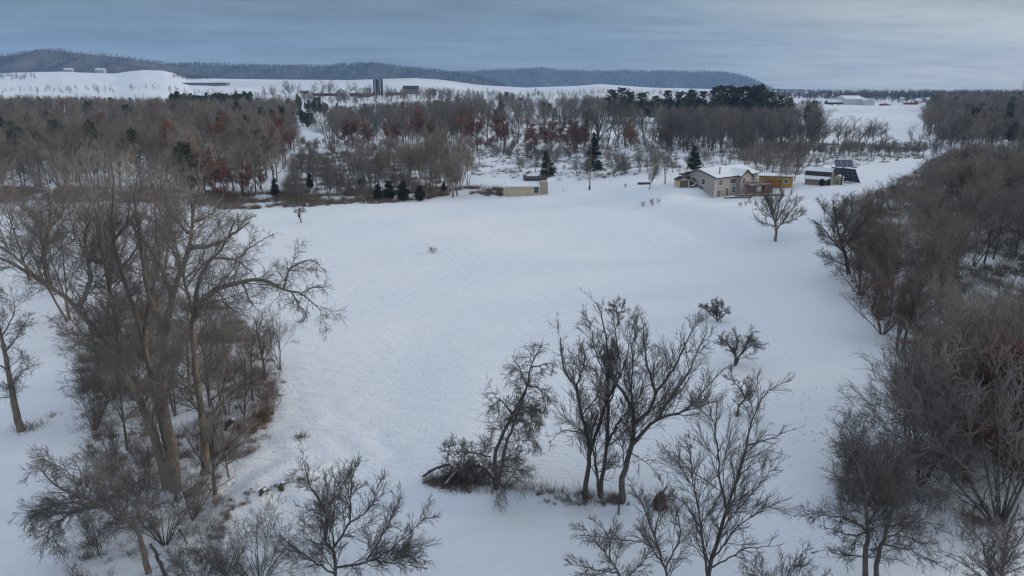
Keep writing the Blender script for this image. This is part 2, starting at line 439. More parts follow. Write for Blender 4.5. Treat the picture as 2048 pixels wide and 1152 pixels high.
class TB:
    def __init__(s): s.V = []; s.F = []; s.mi = []; s.n = 0
    def tubes(s, br_, sides, mi=0):
        P, r = br_['P'], br_['r']; n, m = P.shape[:2]
        if n == 0: return s
        t = np.empty_like(P); t[:, 1:-1] = P[:, 2:] - P[:, :-2]; t[:, 0] = P[:, 1] - P[:, 0]; t[:, -1] = P[:, -1] - P[:, -2]
        t = norm(t)
        ref = np.where(np.abs(t[:, :1, 2:3]) < .8, np.array([0, 0, 1.]), np.array([1., 0.1, 0]))
        u = norm(np.cross(t, np.broadcast_to(ref, t.shape))); v = np.cross(t, u)
        an = np.arange(sides) * 2 * PI / sides
        ring = P[:, :, None] + r[:, :, None, None] * (np.cos(an)[:, None] * u[:, :, None] + np.sin(an)[:, None] * v[:, :, None])
        ix = np.arange(n * m * sides).reshape(n, m, sides) + s.n
        nx = np.roll(ix, -1, 2)
        q = np.stack([ix[:, :-1], nx[:, :-1], nx[:, 1:], ix[:, 1:]], -1).reshape(-1, 4)
        s.V.append(ring.reshape(-1, 3)); s.F.append(q); s.mi.append(np.full(len(q), mi)); s.n += n * m * sides
        return s
    def blades(s, rg, pos, size, w=1.0, mi=0, up=0.0):     # small leaf / needle quads
        n = len(pos); a = norm(rg.normal(0, 1, (n, 3)) + [0, 0, up]); b = norm(np.cross(a, rg.normal(0, 1, (n, 3))))
        sz = size * rg.uniform(.6, 1.4, (n, 1))
        q = np.stack([pos - b * sz * w * .5, pos + b * sz * w * .5, pos + a * sz + b * sz * w * .3, pos + a * sz - b * sz * w * .3], 1)
        ix = np.arange(n * 4).reshape(n, 4) + s.n
        s.V.append(q.reshape(-1, 3)); s.F.append(ix); s.mi.append(np.full(n, mi)); s.n += 4 * n
        return s
    def mesh(s, name, mats):
        return np_mesh(name, np.concatenate(s.V), s.F, mats, s.mi)
def along(rg, br_, n, jit):
    P = br_['P']; i = rg.integers(0, len(P), n); j = rg.integers(0, P.shape[1] - 1, n); w = rg.uniform(0, 1, (n, 1))
    return P[i, j] * (1 - w) + P[i, j + 1] * w + rg.normal(0, jit, (n, 3))

def proto_bare(seed, h=10, stems=1, spread=6, style='spread', dens=1.0, bark=None, twig=None, tk=1.0, leaves=0, leafm=None):
    rg = np.random.default_rng(seed)
    T, Cn = TB(), TB()
    a = rg.uniform(0, 2 * PI, stems); k = np.radians(spread) * rg.uniform(.5, 1.3, stems)
    d0 = np.stack([np.cos(a) * np.sin(k), np.sin(a) * np.sin(k), np.cos(k)], -1)
    st = np.stack([np.cos(a), np.sin(a), 0 * a], -1) * (0.0 if stems == 1 else .12) * h / 10
    st[:, 2] = -0.25
    L0 = h * rg.uniform(.78, .95, stems) if stems > 1 else np.array([h * .9])
    r0 = np.full(stems, .017 * h if stems == 1 else .0085 * h) * rg.uniform(.8, 1.1, stems)
    if style == 'fan': L0 = L0 * .55
    l0 = sweep(rg, st, d0, L0, r0, 9, .05, .03, .22 if style != 'fan' else .6)
    D = lambda x: max(2, int(round(x * dens)))
    if style == 'spread':
        l1 = kids(rg, l0, 14 if stems == 1 else 8, .2, 1, 46, 12, .55, .5, .6, 6, .09, .06)
        l2 = kids(rg, l1, 8, .15, 1, 38, 12, .55, .4, .55, 4, .09, .04)
    elif style == 'fan':
        l1 = kids(rg, l0, 13, .28, 1, 30, 9, 1.35, .25, .66, 8, .07, .035)
        l2 = kids(rg, l1, 9, .15, 1, 30, 8, .42, .35, .55, 4, .10, .05)
    elif style == 'up':
        l1 = kids(rg, l0, 9, .25, 1, 32, 8, .48, .6, .6, 5, .08, .08)
        l2 = kids(rg, l1, 6, .15, 1, 30, 9, .55, .35, .6, 4, .10, .07)
    elif style == 'shrub':
        l1 = kids(rg, l0, 4, .15, 1, 32, 12, .65, .4, .6, 5, .12, .03)
        l2 = kids(rg, l1, 4, .15, 1, 34, 12, .62, .35, .55, 4, .12, .02)
    l3 = kids(rg, l2, D(6), .12, 1, 36, 12, .62, .35, .6, 3, .09, .03, rmin=.0085 * tk)
    l4 = kids(rg, l3, D(3.2), .1, 1, 34, 12, .68, .3, .75, 2, .09, .02, rmin=.0072 * tk)
    T.tubes(l0, 8); T.tubes(l1, 5)
    Cn.tubes(l2, 4); Cn.tubes(l3, 3); Cn.tubes(l4, 3)
    mats = [twig]
    if leaves:
        Cn.blades(rg, along(rg, l3, leaves // 2, .15), .11, .8, 1); Cn.blades(rg, along(rg, l4, leaves // 2, .2), .11, .8, 1)
        mats.append(leafm)
    # one-mesh version for far copies
    J = TB(); J.tubes(l0, 5, 0); J.tubes(l1, 4, 0); J.tubes(l2, 3, 1)
    J.tubes(dict(P=l3['P'][:, ::1], r=l3['r'] * 1.2, L=l3['L']), 3, 1)
    sub = slice(0, None, 2); J.tubes(dict(P=l4['P'][sub][:, ::2], r=l4['r'][sub][:, ::2] * 2.0, L=l4['L'][sub]), 3, 1)
    jm = [bark, twig]
    if leaves:
        J.blades(rg, along(rg, l4, leaves // 2, .15), .15, .8, 2); jm.append(leafm)
    return dict(trunk=T.mesh('trunk', [bark]), crown=Cn.mesh('crown', mats), one=J.mesh('tree', jm), h=h)

def proto_conifer(seed, h=10, kind='spruce', needle=None, bark=None):
    rg = np.random.default_rng(seed); T, Cn = TB(), TB()
    l0 = sweep(rg, np.array([[0, 0, -.2]]), np.array([[0, 0, 1.]]), np.array([h * 1.0]), np.array([.016 * h]), 10, .015, .02, .1)
    n = 150 if kind != 'pine' else 90
    t = np.sort(rg.uniform(.03 if kind != 'pine' else .22, .99, n))
    pos = np.stack([np.interp(t * 10, np.arange(11), l0['P'][0][:, i]) for i in range(3)], -1)
    a = rg.uniform(0, 2 * PI, n)
    if kind == 'spruce': L = h * .30 * (1 - t) ** .85 + .15; el = R(-8)
    elif kind == 'cedar': L = h * .27 * (1 - t) ** .55 * (.6 + .4 * np.sin(np.clip(t * 4, 0, PI / 2))) + .12; el = R(28)
    else: L = h * .23 * np.sqrt(np.clip(1 - ((t - .45) / .56) ** 2, .02, 1)) * rg.uniform(.55, 1.2, n); el = R(12)
    d = np.stack([np.cos(a) * math.cos(el), np.sin(a) * math.cos(el), np.full(n, math.sin(el))], -1)
    l1 = sweep(rg, pos, d, L * rg.uniform(.8, 1.1, n), np.full(n, .0035 * h), 5, .05, .03, .3)
    l2 = kids(rg, l1, 7, .15, 1, 48, 8, .38, .4, .6, 3, .06, .02, flat=.6)
    T.tubes(l0, 8); T.tubes(l1, 3)
    Cn.tubes(l2, 3, 0)
    m = 15000
    s = h / 10
    if kind == 'pine':
        Cn.blades(rg, along(rg, l2, 9000, .08 * s), .24 * s, .3, 0, up=.5)
    else:
        Cn.blades(rg, along(rg, l2, m, .06 * s), .22 * s, .38, 0); Cn.blades(rg, along(rg, l1, 3000, .08 * s), .25 * s, .38, 0)
    J = TB(); J.tubes(l0, 5, 0); J.tubes(l1, 3, 0); J.blades(rg, along(rg, l2, 2600, .1 * s), .45 * s, .4, 1, up=.3)
    return dict(trunk=T.mesh('trunk', [bark]), crown=Cn.mesh('crown', [needle]), one=J.mesh('tree', [bark, needle]), h=h)

PR = {}
for i in range(4): PR['spread%d' % i] = proto_bare(10 + i, 10, 1, 4, 'spread', 1.0, M_barkd, M_twig)
for i in range(2): PR['pale%d' % i] = proto_bare(60 + i, 10, 1, 5, 'spread', 1.15, M_bark, M_twigp)
for i in range(3): PR['multi%d' % i] = proto_bare(20 + i, 10, 4, 13, 'spread', .8, M_barkd, M_twigd)
for i in range(3): PR['up%d' % i] = proto_bare(30 + i, 10, 1, 3, 'up', 1.0, M_barkd, M_twig)
for i in range(2): PR['fine%d' % i] = proto_bare(35 + i, 10, 3, 9, 'up', 1.5, M_bark, M_twigp)
PR['red0'] = proto_bare(39, 10, 4, 10, 'up', 1.3, M_barkd, M_twigr)
PR['fan0'] = proto_bare(40, 10, 1, 2, 'fan', 1.0, M_barkd, M_twigd)
PR['fan1'] = proto_bare(41, 10, 1, 5, 'fan', 1.0, M_barkd, M_twigd)
for i in range(3): PR['shrub%d' % i] = proto_bare(45 + i, 10, 11, 32, 'shrub', .8, M_barkd, M_twig, tk=2.6)
PR['redshrub0'] = proto_bare(49, 10, 11, 30, 'shrub', .9, M_twigr, M_twigr, tk=2.8)
for i in range(2): PR['oak%d' % i] = proto_bare(50 + i, 10, 1, 4, 'spread', 1.0, M_barkd, M_twigr, leaves=11000, leafm=M_russet)
for i in range(2): PR['pine%d' % i] = proto_conifer(70 + i, 10, 'pine', M_pine, M_barkd)
PR['spruce0'] = proto_conifer(75, 10, 'spruce', M_spruce, M_barkd)
PR['cedar0'] = proto_conifer(76, 10, 'cedar', M_cedar, M_barkd)
KINDNAME = dict(spread='bare_tree', pale='bare_tree', multi='bare_tree', up='bare_tree', fine='bare_tree', red='bare_tree', fan='bare_tree',
                shrub='shrub', redshrub='shrub', oak='oak_tree', pine='pine_tree', spruce='spruce_tree', cedar='cedar_tree')
CATS = dict(bare_tree='bare tree', shrub='shrub', oak_tree='oak tree', pine_tree='pine tree', spruce_tree='spruce tree', cedar_tree='cedar tree', sapling='sapling', willow_tree='willow tree')
def kname(k): return KINDNAME[k.rstrip('0123456789')]
prg = np.random.default_rng(99)
QUEUE = []
def plant(k, loc, h, label, group=None, rz=None, wid=1.0, parts=True, name=None):
    if name: return plant_now(k, loc, h, label, group, rz, wid, parts, name)
    if kname(k) == 'bare_tree': QUEUE.append((k, tuple(map(float, loc)), float(h), label, group, prg.uniform(0, 2 * PI) if rz is None else rz, wid)); return
    return plant_now(k, loc, h, label, group, rz, wid, parts)
def plant_now(k, loc, h, label, group=None, rz=None, wid=1.0, parts=True, name=None):
    p = PR[k]; s = h / p['h']; rz = prg.uniform(0, 2 * PI) if rz is None else rz
    nm = name or kname(k)
    if parts:
        o = empty(nm, loc, rz, label, CATS[nm], group)
        link('trunk', p['trunk'], o); link('crown', p['crown'], o)
    else:
        o = link(nm, p['one'], None, loc, rz); tag(o, label, CATS[nm], group)
    w_ = wid * prg.uniform(.85, 1.18); o.scale = (s * w_, s * w_, s)
    o.rotation_euler = (prg.normal(0, .05), prg.normal(0, .05), rz)
    return o

# stuff: many instances carried by one object
def stuff(name, label, cat, meshes, pts, scl, rot, idx_, wid=None):
    pts = np.asarray(pts); n = len(pts)
    me = bpy.data.meshes.new(name); me.vertices.add(n); me.vertices.foreach_set('co', pts.astype(np.float32).ravel())
    for nm, a, ty in (('scl', scl, 'FLOAT'), ('rotz', rot, 'FLOAT'), ('tilta', prg.normal(0, .07, n), 'FLOAT'), ('tiltb', prg.normal(0, .07, n), 'FLOAT'), ('which', idx_, 'INT')):
        at = me.attributes.new(nm, ty, 'POINT'); at.data.foreach_set('value', np.asarray(a, np.float32 if ty == 'FLOAT' else np.int32))
    o = link(name, me); tag(o, label, cat, None, 'stuff')
    g = bpy.data.node_groups.new(name, 'GeometryNodeTree')
    g.interface.new_socket('Geometry', in_out='INPUT', socket_type='NodeSocketGeometry')
    g.interface.new_socket('Geometry', in_out='OUTPUT', socket_type='NodeSocketGeometry')
    gi, go = g.nodes.new('NodeGroupInput'), g.nodes.new('NodeGroupOutput')
    jn = g.nodes.new('GeometryNodeJoinGeometry')
    def att(nm, ty):
        a = g.nodes.new('GeometryNodeInputNamedAttribute'); a.data_type = ty; a.inputs[0].default_value = nm; return a.outputs[0]
    cr = g.nodes.new('ShaderNodeCombineXYZ'); g.links.new(att('rotz', 'FLOAT'), cr.inputs[2]); g.links.new(att('tilta', 'FLOAT'), cr.inputs[0]); g.links.new(att('tiltb', 'FLOAT'), cr.inputs[1])
    sc = att('scl', 'FLOAT'); wh = att('which', 'INT')
    for i, m in enumerate(meshes):
        po = bpy.data.objects.new(name + '_pattern', m)     # never linked: only a mesh holder for the node
        oi = g.nodes.new('GeometryNodeObjectInfo'); oi.inputs['Object'].default_value = po
        eq = g.nodes.new('FunctionNodeCompare'); eq.data_type = 'INT'; eq.operation = 'EQUAL'
        g.links.new(wh, eq.inputs[2]); eq.inputs[3].default_value = i
        ip = g.nodes.new('GeometryNodeInstanceOnPoints')
        g.links.new(gi.outputs[0], ip.inputs['Points']); g.links.new(eq.outputs[0], ip.inputs['Selection'])
        g.links.new(oi.outputs['Geometry'], ip.inputs['Instance']); g.links.new(cr.outputs[0], ip.inputs['Rotation']); g.links.new(sc, ip.inputs['Scale'])
        g.links.new(ip.outputs[0], jn.inputs[0])
    g.links.new(jn.outputs[0], go.inputs[0])
    md = o.modifiers.new('scatter', 'NODES'); md.node_group = g
    return o

def poly_world(poly):
    return [tuple(G(px, py)[:2]) for px, py in poly]
def scatter(poly, n, seed, mind=0, holes=()):
    """n points on the ground inside an outline given by photo pixels, nearest first"""
    rg = np.random.default_rng(seed)
    pw = np.array(poly_world(poly)); hw = [poly_world(h) for h in holes]
    lo, hi = pw.min(0), pw.max(0); out = []
    tries = 0
    while len(out) < n and tries < 400:
        c = rg.uniform(lo, hi, (4000, 2)); tries += 1
        c = c[in_poly(c[:, 0], c[:, 1], [tuple(p) for p in pw])]
        for h in hw: c = c[~in_poly(c[:, 0], c[:, 1], h)]
        for p in c:
            if len(out) >= n: break
            if mind and out:
                q = np.array(out[-900:]);
                if (np.hypot(*(q - p).T) < mind).any(): continue
            out.append(p)
    out = np.array(out); out = out[np.argsort(np.hypot(out[:, 0], out[:, 1]))]
    return np.column_stack([out, height(out[:, 0], out[:, 1])])

exec_marker = 'objects'

# ------------------------------------------------------------------ wooded hills on the skyline
M_hill = mat('hill_floor', (0.085, 0.075, 0.07), .95, .3, .012, col2=(0.14, 0.13, 0.125))
def interp_rows(tab, px): return np.interp(px, [a for a, _ in tab], [b for _, b in tab])
HILLS = [
    ([(-700, 120), (-300, 112), (0, 110), (60, 106), (140, 103), (200, 110), (270, 116), (330, 128), (365, 137), (400, 156), (430, 163)], 2750, 420, 12),
    ([(250, 150), (330, 140), (350, 134), (400, 130), (470, 131), (520, 134), (600, 134), (680, 131), (745, 130), (800, 136), (860, 141), (905, 148), (960, 158), (1010, 172)], 3600, 480, 15),
    ([(780, 165), (850, 152), (905, 147), (980, 142), (1080, 139), (1130, 142), (1200, 143), (1300, 144), (1400, 145), (1450, 149), (1470, 153), (1484, 160), (1492, 171), (1500, 182), (1560, 186)], 5200, 600, 17),
]
hill_pts = []
for hi_, (tab, D, Wd, th) in enumerate(HILLS):
    rg = np.random.default_rng(300 + hi_)
    pxs = np.linspace(tab[0][0], tab[-1][0], 260)
    ss = np.linspace(-1, 1, 41)
    rows = interp_rows(tab, pxs)
    zc = row_z(rows, D); zb = 40.0 if hi_ < 2 else 30.0
    ph = rg.uniform(0, 6, 6)
    V = np.zeros((len(ss), len(pxs), 3))
    for j, s in enumerate(ss):
        gul = .10 * np.sin(pxs / 31 + ph[0] + s) + .07 * np.sin(pxs / 13.7 + ph[1] - 2 * s) + .04 * np.sin(pxs / 6.1 + ph[2])
        prof = np.clip(1 - abs(s) ** (1.5 + 3 * gul), 0, 1)
        y = D + s * Wd + 60 * np.sin(pxs / 70 + ph[3])
        V[j, :, 1] = y; V[j, :, 0] = (pxs - 1024) / F * D * cp
        V[j, :, 2] = zb - 15 + (zc - zb + 15) * prof * (1 + gul * .5 * abs(s))
    ix = np.arange(V.shape[0] * V.shape[1]).reshape(V.shape[:2])
    q = np.stack([ix[:-1, :-1], ix[:-1, 1:], ix[1:, 1:], ix[1:, :-1]], -1).reshape(-1, 4)
    hm_ = np_mesh('hills', V.reshape(-1, 3), [q], [M_hill], smooth=True)
    tag(link('hills', hm_), 'wooded hills', kind='structure')
    nt_ = (4200, 6500, 7500)[hi_]
    fi = rg.uniform(0, 22.5, nt_); fj = rg.uniform(0, len(pxs) - 1.01, nt_)
    i0, j0 = fi.astype(int), fj.astype(int); a, b = (fi - i0)[:, None], (fj - j0)[:, None]
    p = (V[i0, j0] * (1 - a) * (1 - b) + V[i0 + 1, j0] * a * (1 - b) + V[i0, j0 + 1] * (1 - a) * b + V[i0 + 1, j0 + 1] * a * b)
    hill_pts.append((p, rg.uniform(.75, 1.15, nt_) * th / 10))

def proto_far(seed, m1, m2, leaves=0, lm=None):           # a tree that is only a few pixels tall
    rg = np.random.default_rng(seed); J = TB()
    l0 = sweep(rg, np.array([[0, 0, -.3]]), np.array([[0, 0, 1.]]), np.array([8.5]), np.array([.22]), 4, .04, 0, .2)
    l1 = kids(rg, l0, 10, .2, 1, 48, 10, .5, .45, .5, 3, .12, .08, rmin=.06)
    l2 = kids(rg, l1, 6, .1, 1, 45, 12, .5, .3, .7, 2, .12, .02, rmin=.05)
    l3 = kids(rg, l2, 3, .1, 1, 45, 12, .6, .3, .8, 1, .12, .02, rmin=.045)
    J.tubes(l0, 4, 0); J.tubes(l1, 3, 0); J.tubes(l2, 3, 1); J.tubes(l3, 3, 1)
    mats = [m1, m2]
    if leaves: J.blades(rg, along(rg, l2, leaves, .2), .5, .8, 2); mats.append(lm)
    return J.mesh('far_tree', mats)
FARM = [proto_far(400 + i, M_farw, M_farw) for i in range(3)]
FAROAK = proto_far(410, M_barkd, M_twigr, 260, M_russet)
FARPINE = PR['pine0']['one']
for k, (p, s) in enumerate(hill_pts):
    rg = np.random.default_rng(k)
    stuff('hill_forest', ('bare forest covering the nearest dark hill on the left', 'bare forest covering the long middle hill behind the silos',
          'blue hazy forest on the farthest bluff with a steep right end')[k], 'forest', FARM[:3], p, s, rg.uniform(0, 6.3, len(p)), rg.integers(0, 3, len(p)))

# ------------------------------------------------------------------ the house and its outbuildings
M_sidef = mat('siding_tan', (0.44, 0.375, 0.325), .75, .05, .8, stripes=(2, 5.0, .5))
M_sideg = mat('siding_grey', (0.33, 0.285, 0.255), .75, .05, .8, stripes=(2, 5.0, .5))
M_shing = mat('asphalt_shingles', (0.055, 0.05, 0.052), .95, .3, 6)
M_cream = mat('cream_siding', (0.62, 0.49, 0.32), .8, .06, .7, stripes=(0, 3.0, .5))
M_found = mat('foundation_panel', (0.40, 0.35, 0.30), .85, .1, 2)
M_yell = mat('yellow_plywood', (0.55, 0.30, 0.045), .7, .3, .7, col2=(0.62, 0.40, 0.10))
M_orange = mat('orange_wood', (0.32, 0.11, 0.03), .7, .2, 2)
M_solar = mat('solar_cells', (0.045, 0.06, 0.095), .25, spec=.6)
M_alu = mat('aluminium_frame', (0.26, 0.27, 0.29), .45, metal=.3)
M_pipe = mat('galvanised_pipe', (0.22, 0.23, 0.24), .5, metal=.5)
M_silo = mat('blue_silo_enamel', (0.018, 0.035, 0.075), .35, .15, .4)
M_red = mat('red_paint', (0.30, 0.03, 0.025), .5)
M_barnred = mat('weathered_red_boards', (0.16, 0.05, 0.04), .85, .2, 1)
M_ever = mat('dark_evergreen', (0.022, 0.036, 0.024), .8, .3, 6)
M_concrete = mat('pale_concrete', (0.35, 0.34, 0.32), .9, .1, 1)
M_steel = mat('white_steel_siding', (0.60, 0.58, 0.52), .6, .03, .5, stripes=(0, 1.0, .5))

def window(parent, x, z, w, h, face='front', off=0.0, panes=1, mid=True):
    """framed window; face 'front' lies on local y=off looking to -y, 'side' on local x=off looking to -x"""
    m = MB(); t = .11
    def bx(a0, a1, z0, z1, d0, d1):
        if face == 'front': m.box(a0, a1, off - d1, off - d0, z0, z1)
        else: m.box(off - d1, off - d0, a0, a1, z0, z1)
    bx(x - t, x, z - t, z + h + t, 0, .06); bx(x + w, x + w + t, z - t, z + h + t, 0, .06)
    bx(x, x + w, z - t, z, 0, .06); bx(x, x + w, z + h, z + h + t, 0, .06)
    for k in range(1, panes): bx(x + w * k / panes - .03, x + w * k / panes + .03, z, z + h, .02, .055)
    if mid: bx(x, x + w, z + h / 2 - .025, z + h / 2 + .025, .02, .05)
    f = m.build('window', M_white, parent)
    g = MB()
    if face == 'front': g.box(x, x + w, off - .018, off + .01, z, z + h)
    else: g.box(off - .018, off + .01, x, x + w, z, z + h)
    g.build('pane', M_glass, f)
    return f

def build_house():
    c = np.array([*HOUSE_C, 1.0])
    H_ = empty('house', c, HOUSE_T, 'tan two storey walkout house with snowy low roof and raised deck', 'house')
    L, Wd, e, rg_ = 19.0, 10.5, 4.9, 6.55
    MB().prism([(0, -.5), (Wd, -.5), (Wd, e), (Wd / 2, rg_ - .08), (0, e)], 0, L).build('wall', M_sidef, H_)
    # front bump-out gable
    g0, g1, gd, ga = 9.6, 14.0, 1.2, 6.15
    MB().prism([(g0, 0), (g1, 0), (g1, e - .05), ((g0 + g1) / 2, ga - .1), (g0, e - .05)], -gd, -.003, 'y').build('gable_wall', M_sidef, H_)
    m = MB()                                                   # roof shell
    o = .45; sl = (rg_ - e) / (Wd / 2)
    m.prism([(-o, e - o * sl), (Wd / 2, rg_), (Wd + o, e - o * sl), (Wd + o, e - o * sl + .16), (Wd / 2, rg_ + .16), (-o, e - o * sl + .16)], -o, L + o)
    rf = m.build('roof', M_shing, H_)
    gm = (g0 + g1) / 2
    MB().prism([(g0 - .35, e - .35), (gm, ga + .02), (g1 + .35, e - .35), (g1 + .35, e - .2), (gm, ga + .18), (g0 - .35, e - .2)], -gd - .35, 3.2, 'y').build('dormer_roof', M_shing, H_)
    m = MB(); rs = np.random.default_rng(3)                     # snow on the roof, front slope and back
    m.prism([(-o + .08, e - o * sl + .165), (Wd / 2, rg_ + .165), (Wd + o - .08, e - o * sl + .165), (Wd + o - .1, e - o * sl + .29), (Wd / 2, rg_ + .32), (-o + .1, e - o * sl + .27)], -o + .35, L + o - .12)
    m.build('roof_snow', M_snow, rf, smooth=False)
    m = MB(); m.prism([(gm, ga + .185), (g1 + .25, e - .21), (g1 + .25, e - .10), (gm, ga + .29)], -gd - .3, 3.2, 'y')
    m.prism([(g0 - .25, e - .21), (gm - .01, ga + .185), (gm - .01, ga + .29), (g0 - .25, e - .10)], -gd - .1, 3.2, 'y').build('roof_snow', M_snow, rf)
    m = MB(); m.tube([(3.8, 1.6, 5.3), (3.8, 1.6, 7.3)], .17, 10); m.box(3.55, 4.05, 1.35, 1.85, 5.3, 5.65); m.build('flue_pipe', M_pipe, H_)
    m = MB(); m.tube([(18.3, 6.6, 5.9), (18.3, 6.6, 7.8)], .13, 10); m.tube([(18.3, 6.6, 7.8), (18.3, 6.6, 8.0)], .2, 10); m.build('chimney_pipe', M_white, H_)
    MB().prism([(-.03, -.03), (.12, -.03), (.12, -.003), (-.003, -.003), (-.003, .12), (-.03, .12)], 0, e - .2, 'z').build('corner_trim', M_white, H_); MB().box(L - .12, L + .03, -.03, -.003, 0, e - .2).build('corner_trim', M_white, H_)
    MB().box(g0 - .03, g0 + .1, -gd - .03, -gd - .003, 0, e - .3).build('corner_trim', M_white, H_); MB().box(g1 - .1, g1 + .03, -gd - .03, -gd - .003, 0, e - .3).build('corner_trim', M_white, H_)
    m = MB(); m.box(.12, g0, -.035, 0, -.3, 2.25); m.build('basement_panel', M_found, H_)
    window(H_, 1.5, 3.0, 1.5, 1.25, panes=2); window(H_, 6.6, 3.05, 2.2, 1.15, panes=3, mid=False); window(H_, g0 + .55, 3.0, .85, 1.35, off=-gd)
    window(H_, 15.6, 3.0, 1.9, 1.4, panes=2)
    window(H_, .9, .25, 1.5, 1.5, off=-.036, panes=2); window(H_, 7.3, .75, 1.5, 1.3, off=-.036, panes=2)
    d = window(H_, 4.6, .08, 1.15, 2.0, off=-.036, panes=2, mid=False); d.name = 'door'
    # gable end
    window(H_, 3.1, 3.05, 1.0, 1.3, face='side')
    m = MB(); m.box(-.07, 0, 5.8, 6.95, 2.55, 4.75); dd = m.build('door', M_white, H_)
    MB().box(-.085, -.071, 6.0, 6.75, 3.1, 4.55).build('pane', mat('frosted_glass', (.32, .38, .38), .3), dd)
    MB().box(-.06, 0, 3.6, 4.4, 1.95, 2.3).build('vent', M_dark, H_)
    # gable ornament, wall lamp
    MB().tube([(gm, -gd - .05, 5.3), (gm, -gd, 5.3)], .22, 12).build('gable_ornament', M_red, H_)
    MB().ball((-.15, 5.2, 4.3), .14).build('wall_lamp', M_white, H_, True)
    # deck
    x0, x1, y0, y1, zf = 11.6, 19.5, -4.3, -1.25, 2.35
    m = MB(); m.box(x0, x1, y0, y1, zf - .22, zf); dk = m.build('deck', M_deckw, H_)
    MB().box(x0 + .1, x1 - .1, y0 + .1, y1 - .05, zf + .002, zf + .10).build('deck_snow', M_snow, dk)
    for px_, py_ in [(x0 + .1, y0 + .1), ((x0 + x1) / 2, y0 + .1), (x1 - .1, y0 + .1), (x1 - .1, y1 - .2)]:
        MB().box(px_ - .08, px_ + .08, py_ - .08, py_ + .08, -1, zf - .222).build('deck_post', M_deckw, H_)
    m = MB()
    for a, b in (((x0, y0), (x1, y0)), ((x1, y0), (x1, y1)), ((x0, y0), (x0, y1))):
        n = int(math.hypot(b[0] - a[0], b[1] - a[1]) / .22)
        for k in range(n + 1):
            t = k / n; x = a[0] + (b[0] - a[0]) * t; y = a[1] + (b[1] - a[1]) * t
            m.box(x - .03, x + .03, y - .03, y + .03, zf, zf + .95)
        m.box(min(a[0], b[0]) - .05, max(a[0], b[0]) + .05, min(a[1], b[1]) - .05, max(a[1], b[1]) + .05, zf + .95, zf + 1.03)
    m.build('railing', M_deckw, H_)
    m = MB(); m.box(x1 - .05, x1 + .05, y0 + .15, y1, -.5, zf - .25); m.box(x0 + 4, x1, y0 + .13, y0 + .18, .0, zf - .25); m.build('deck_skirt', M_deckw, H_)
    # snowy ramp to the gable door
    MB().prism([(5.7, 2.15), (5.7, 2.45), (6.9, 2.5), (6.9, 2.15)], -1.6, -.005).build('landing', M_wood, H_)
    MB().box(-1.55, -.08, 5.75, 6.85, 2.505, 2.58).build('landing_snow', M_snow, H_)
    return H_
HOUSE = build_house()
def hl(x, y, z=None):                      # house-local to world
    w = HOUSE_C + np.array([x * math.cos(HOUSE_T) - y * math.sin(HOUSE_T), x * math.sin(HOUSE_T) + y * math.cos(HOUSE_T)])
    return (w[0], w[1], float(height(*w)) if z is None else z)

# little shed beside the gable
b = hl(-4.2, 8.0)
o = empty('garden_shed', (b[0], b[1], b[2] - .1), R(12), 'small tan shed with brown gabled roof by the house gable', 'shed')
MB().prism([(0, 0), (2.9, 0), (2.9, 2.0), (1.45, 2.65), (0, 2.0)], 0, 2.6, 'y').build('wall', M_cream, o)
MB().prism([(-.2, 1.93), (1.45, 2.67), (3.1, 1.93), (3.1, 2.03), (1.45, 2.78), (-.2, 2.03)], -.2, 2.8, 'y').build('roof', M_shing, o)
m = MB(); m.box(.35, 1.42, -.05, -.003, .12, 1.9); m.box(1.48, 2.55, -.05, -.003, .12, 1.9); dd = m.build('door', M_wood, o)
MB().box(1.36, 1.54, -.09, -.052, .95, 1.05).build('handle', M_dark, dd)

# timber retaining walls below the basement door
for (a, b_, z_, lab) in (((1.0, -2.2), (7.5, -5.6), .30, 'dark timber retaining wall nearest the basement door'),
                         ((8.5, -3.2), (17, -9.0), .38, 'dark timber retaining wall running out below the deck'),
                         ((6.0, -2.0), (9.5, -3.6), .34, 'short timber retaining wall between two longer ones')):
    p, q = np.array(hl(*a)), np.array(hl(*b_)); m = MB(); dv = (q - p)[:2]; Ld = np.hypot(*dv)
    zb = (p[2] + q[2]) / 2
    oo = empty('retaining_wall', (p[0], p[1], p[2]), math.atan2(dv[1], dv[0]), lab, 'retaining wall')
    MB().prism([(0, -.4), (Ld, -.4 + q[2] - p[2]), (Ld, z_ + q[2] - p[2]), (0, z_)], -.15, .15, 'y').build('timbers', M_wood, oo)
    MB().prism([(0, z_ + .003), (Ld, z_ + .003 + q[2] - p[2]), (Ld, z_ + .07 + q[2] - p[2]), (0, z_ + .07)], -.02, .17, 'y').build('snow_cap', M_snow, oo)

# yellow plywood building behind the deck
b = G(1519, 373)
o = empty('yellow_outbuilding', b, R(-14), 'yellow plywood building with flat snowy roof behind the deck', 'outbuilding')
MB().box(0, 8.4, 0, 4, -.3, 2.75).build('wall', M_yell, o)
rf = MB().prism([(-.4, 2.76), (4.4, 3.05), (4.4, 3.2), (-.4, 2.9)], -.7, 8.9).build('roof', M_shing, o)
MB().prism([(-.35, 2.905), (4.35, 3.205), (4.35, 3.36), (-.35, 3.06)], -.65, 8.85).build('roof_snow', M_snow, rf)
m = MB(); m.box(3.4, 4.4, -.05, -.003, 0, 1.9); m.box(4.55, 5.5, -.05, -.003, 0, 1.9); m.build('door', M_orange, o)
window(o, 6.2, 1.1, 1.0, .9)

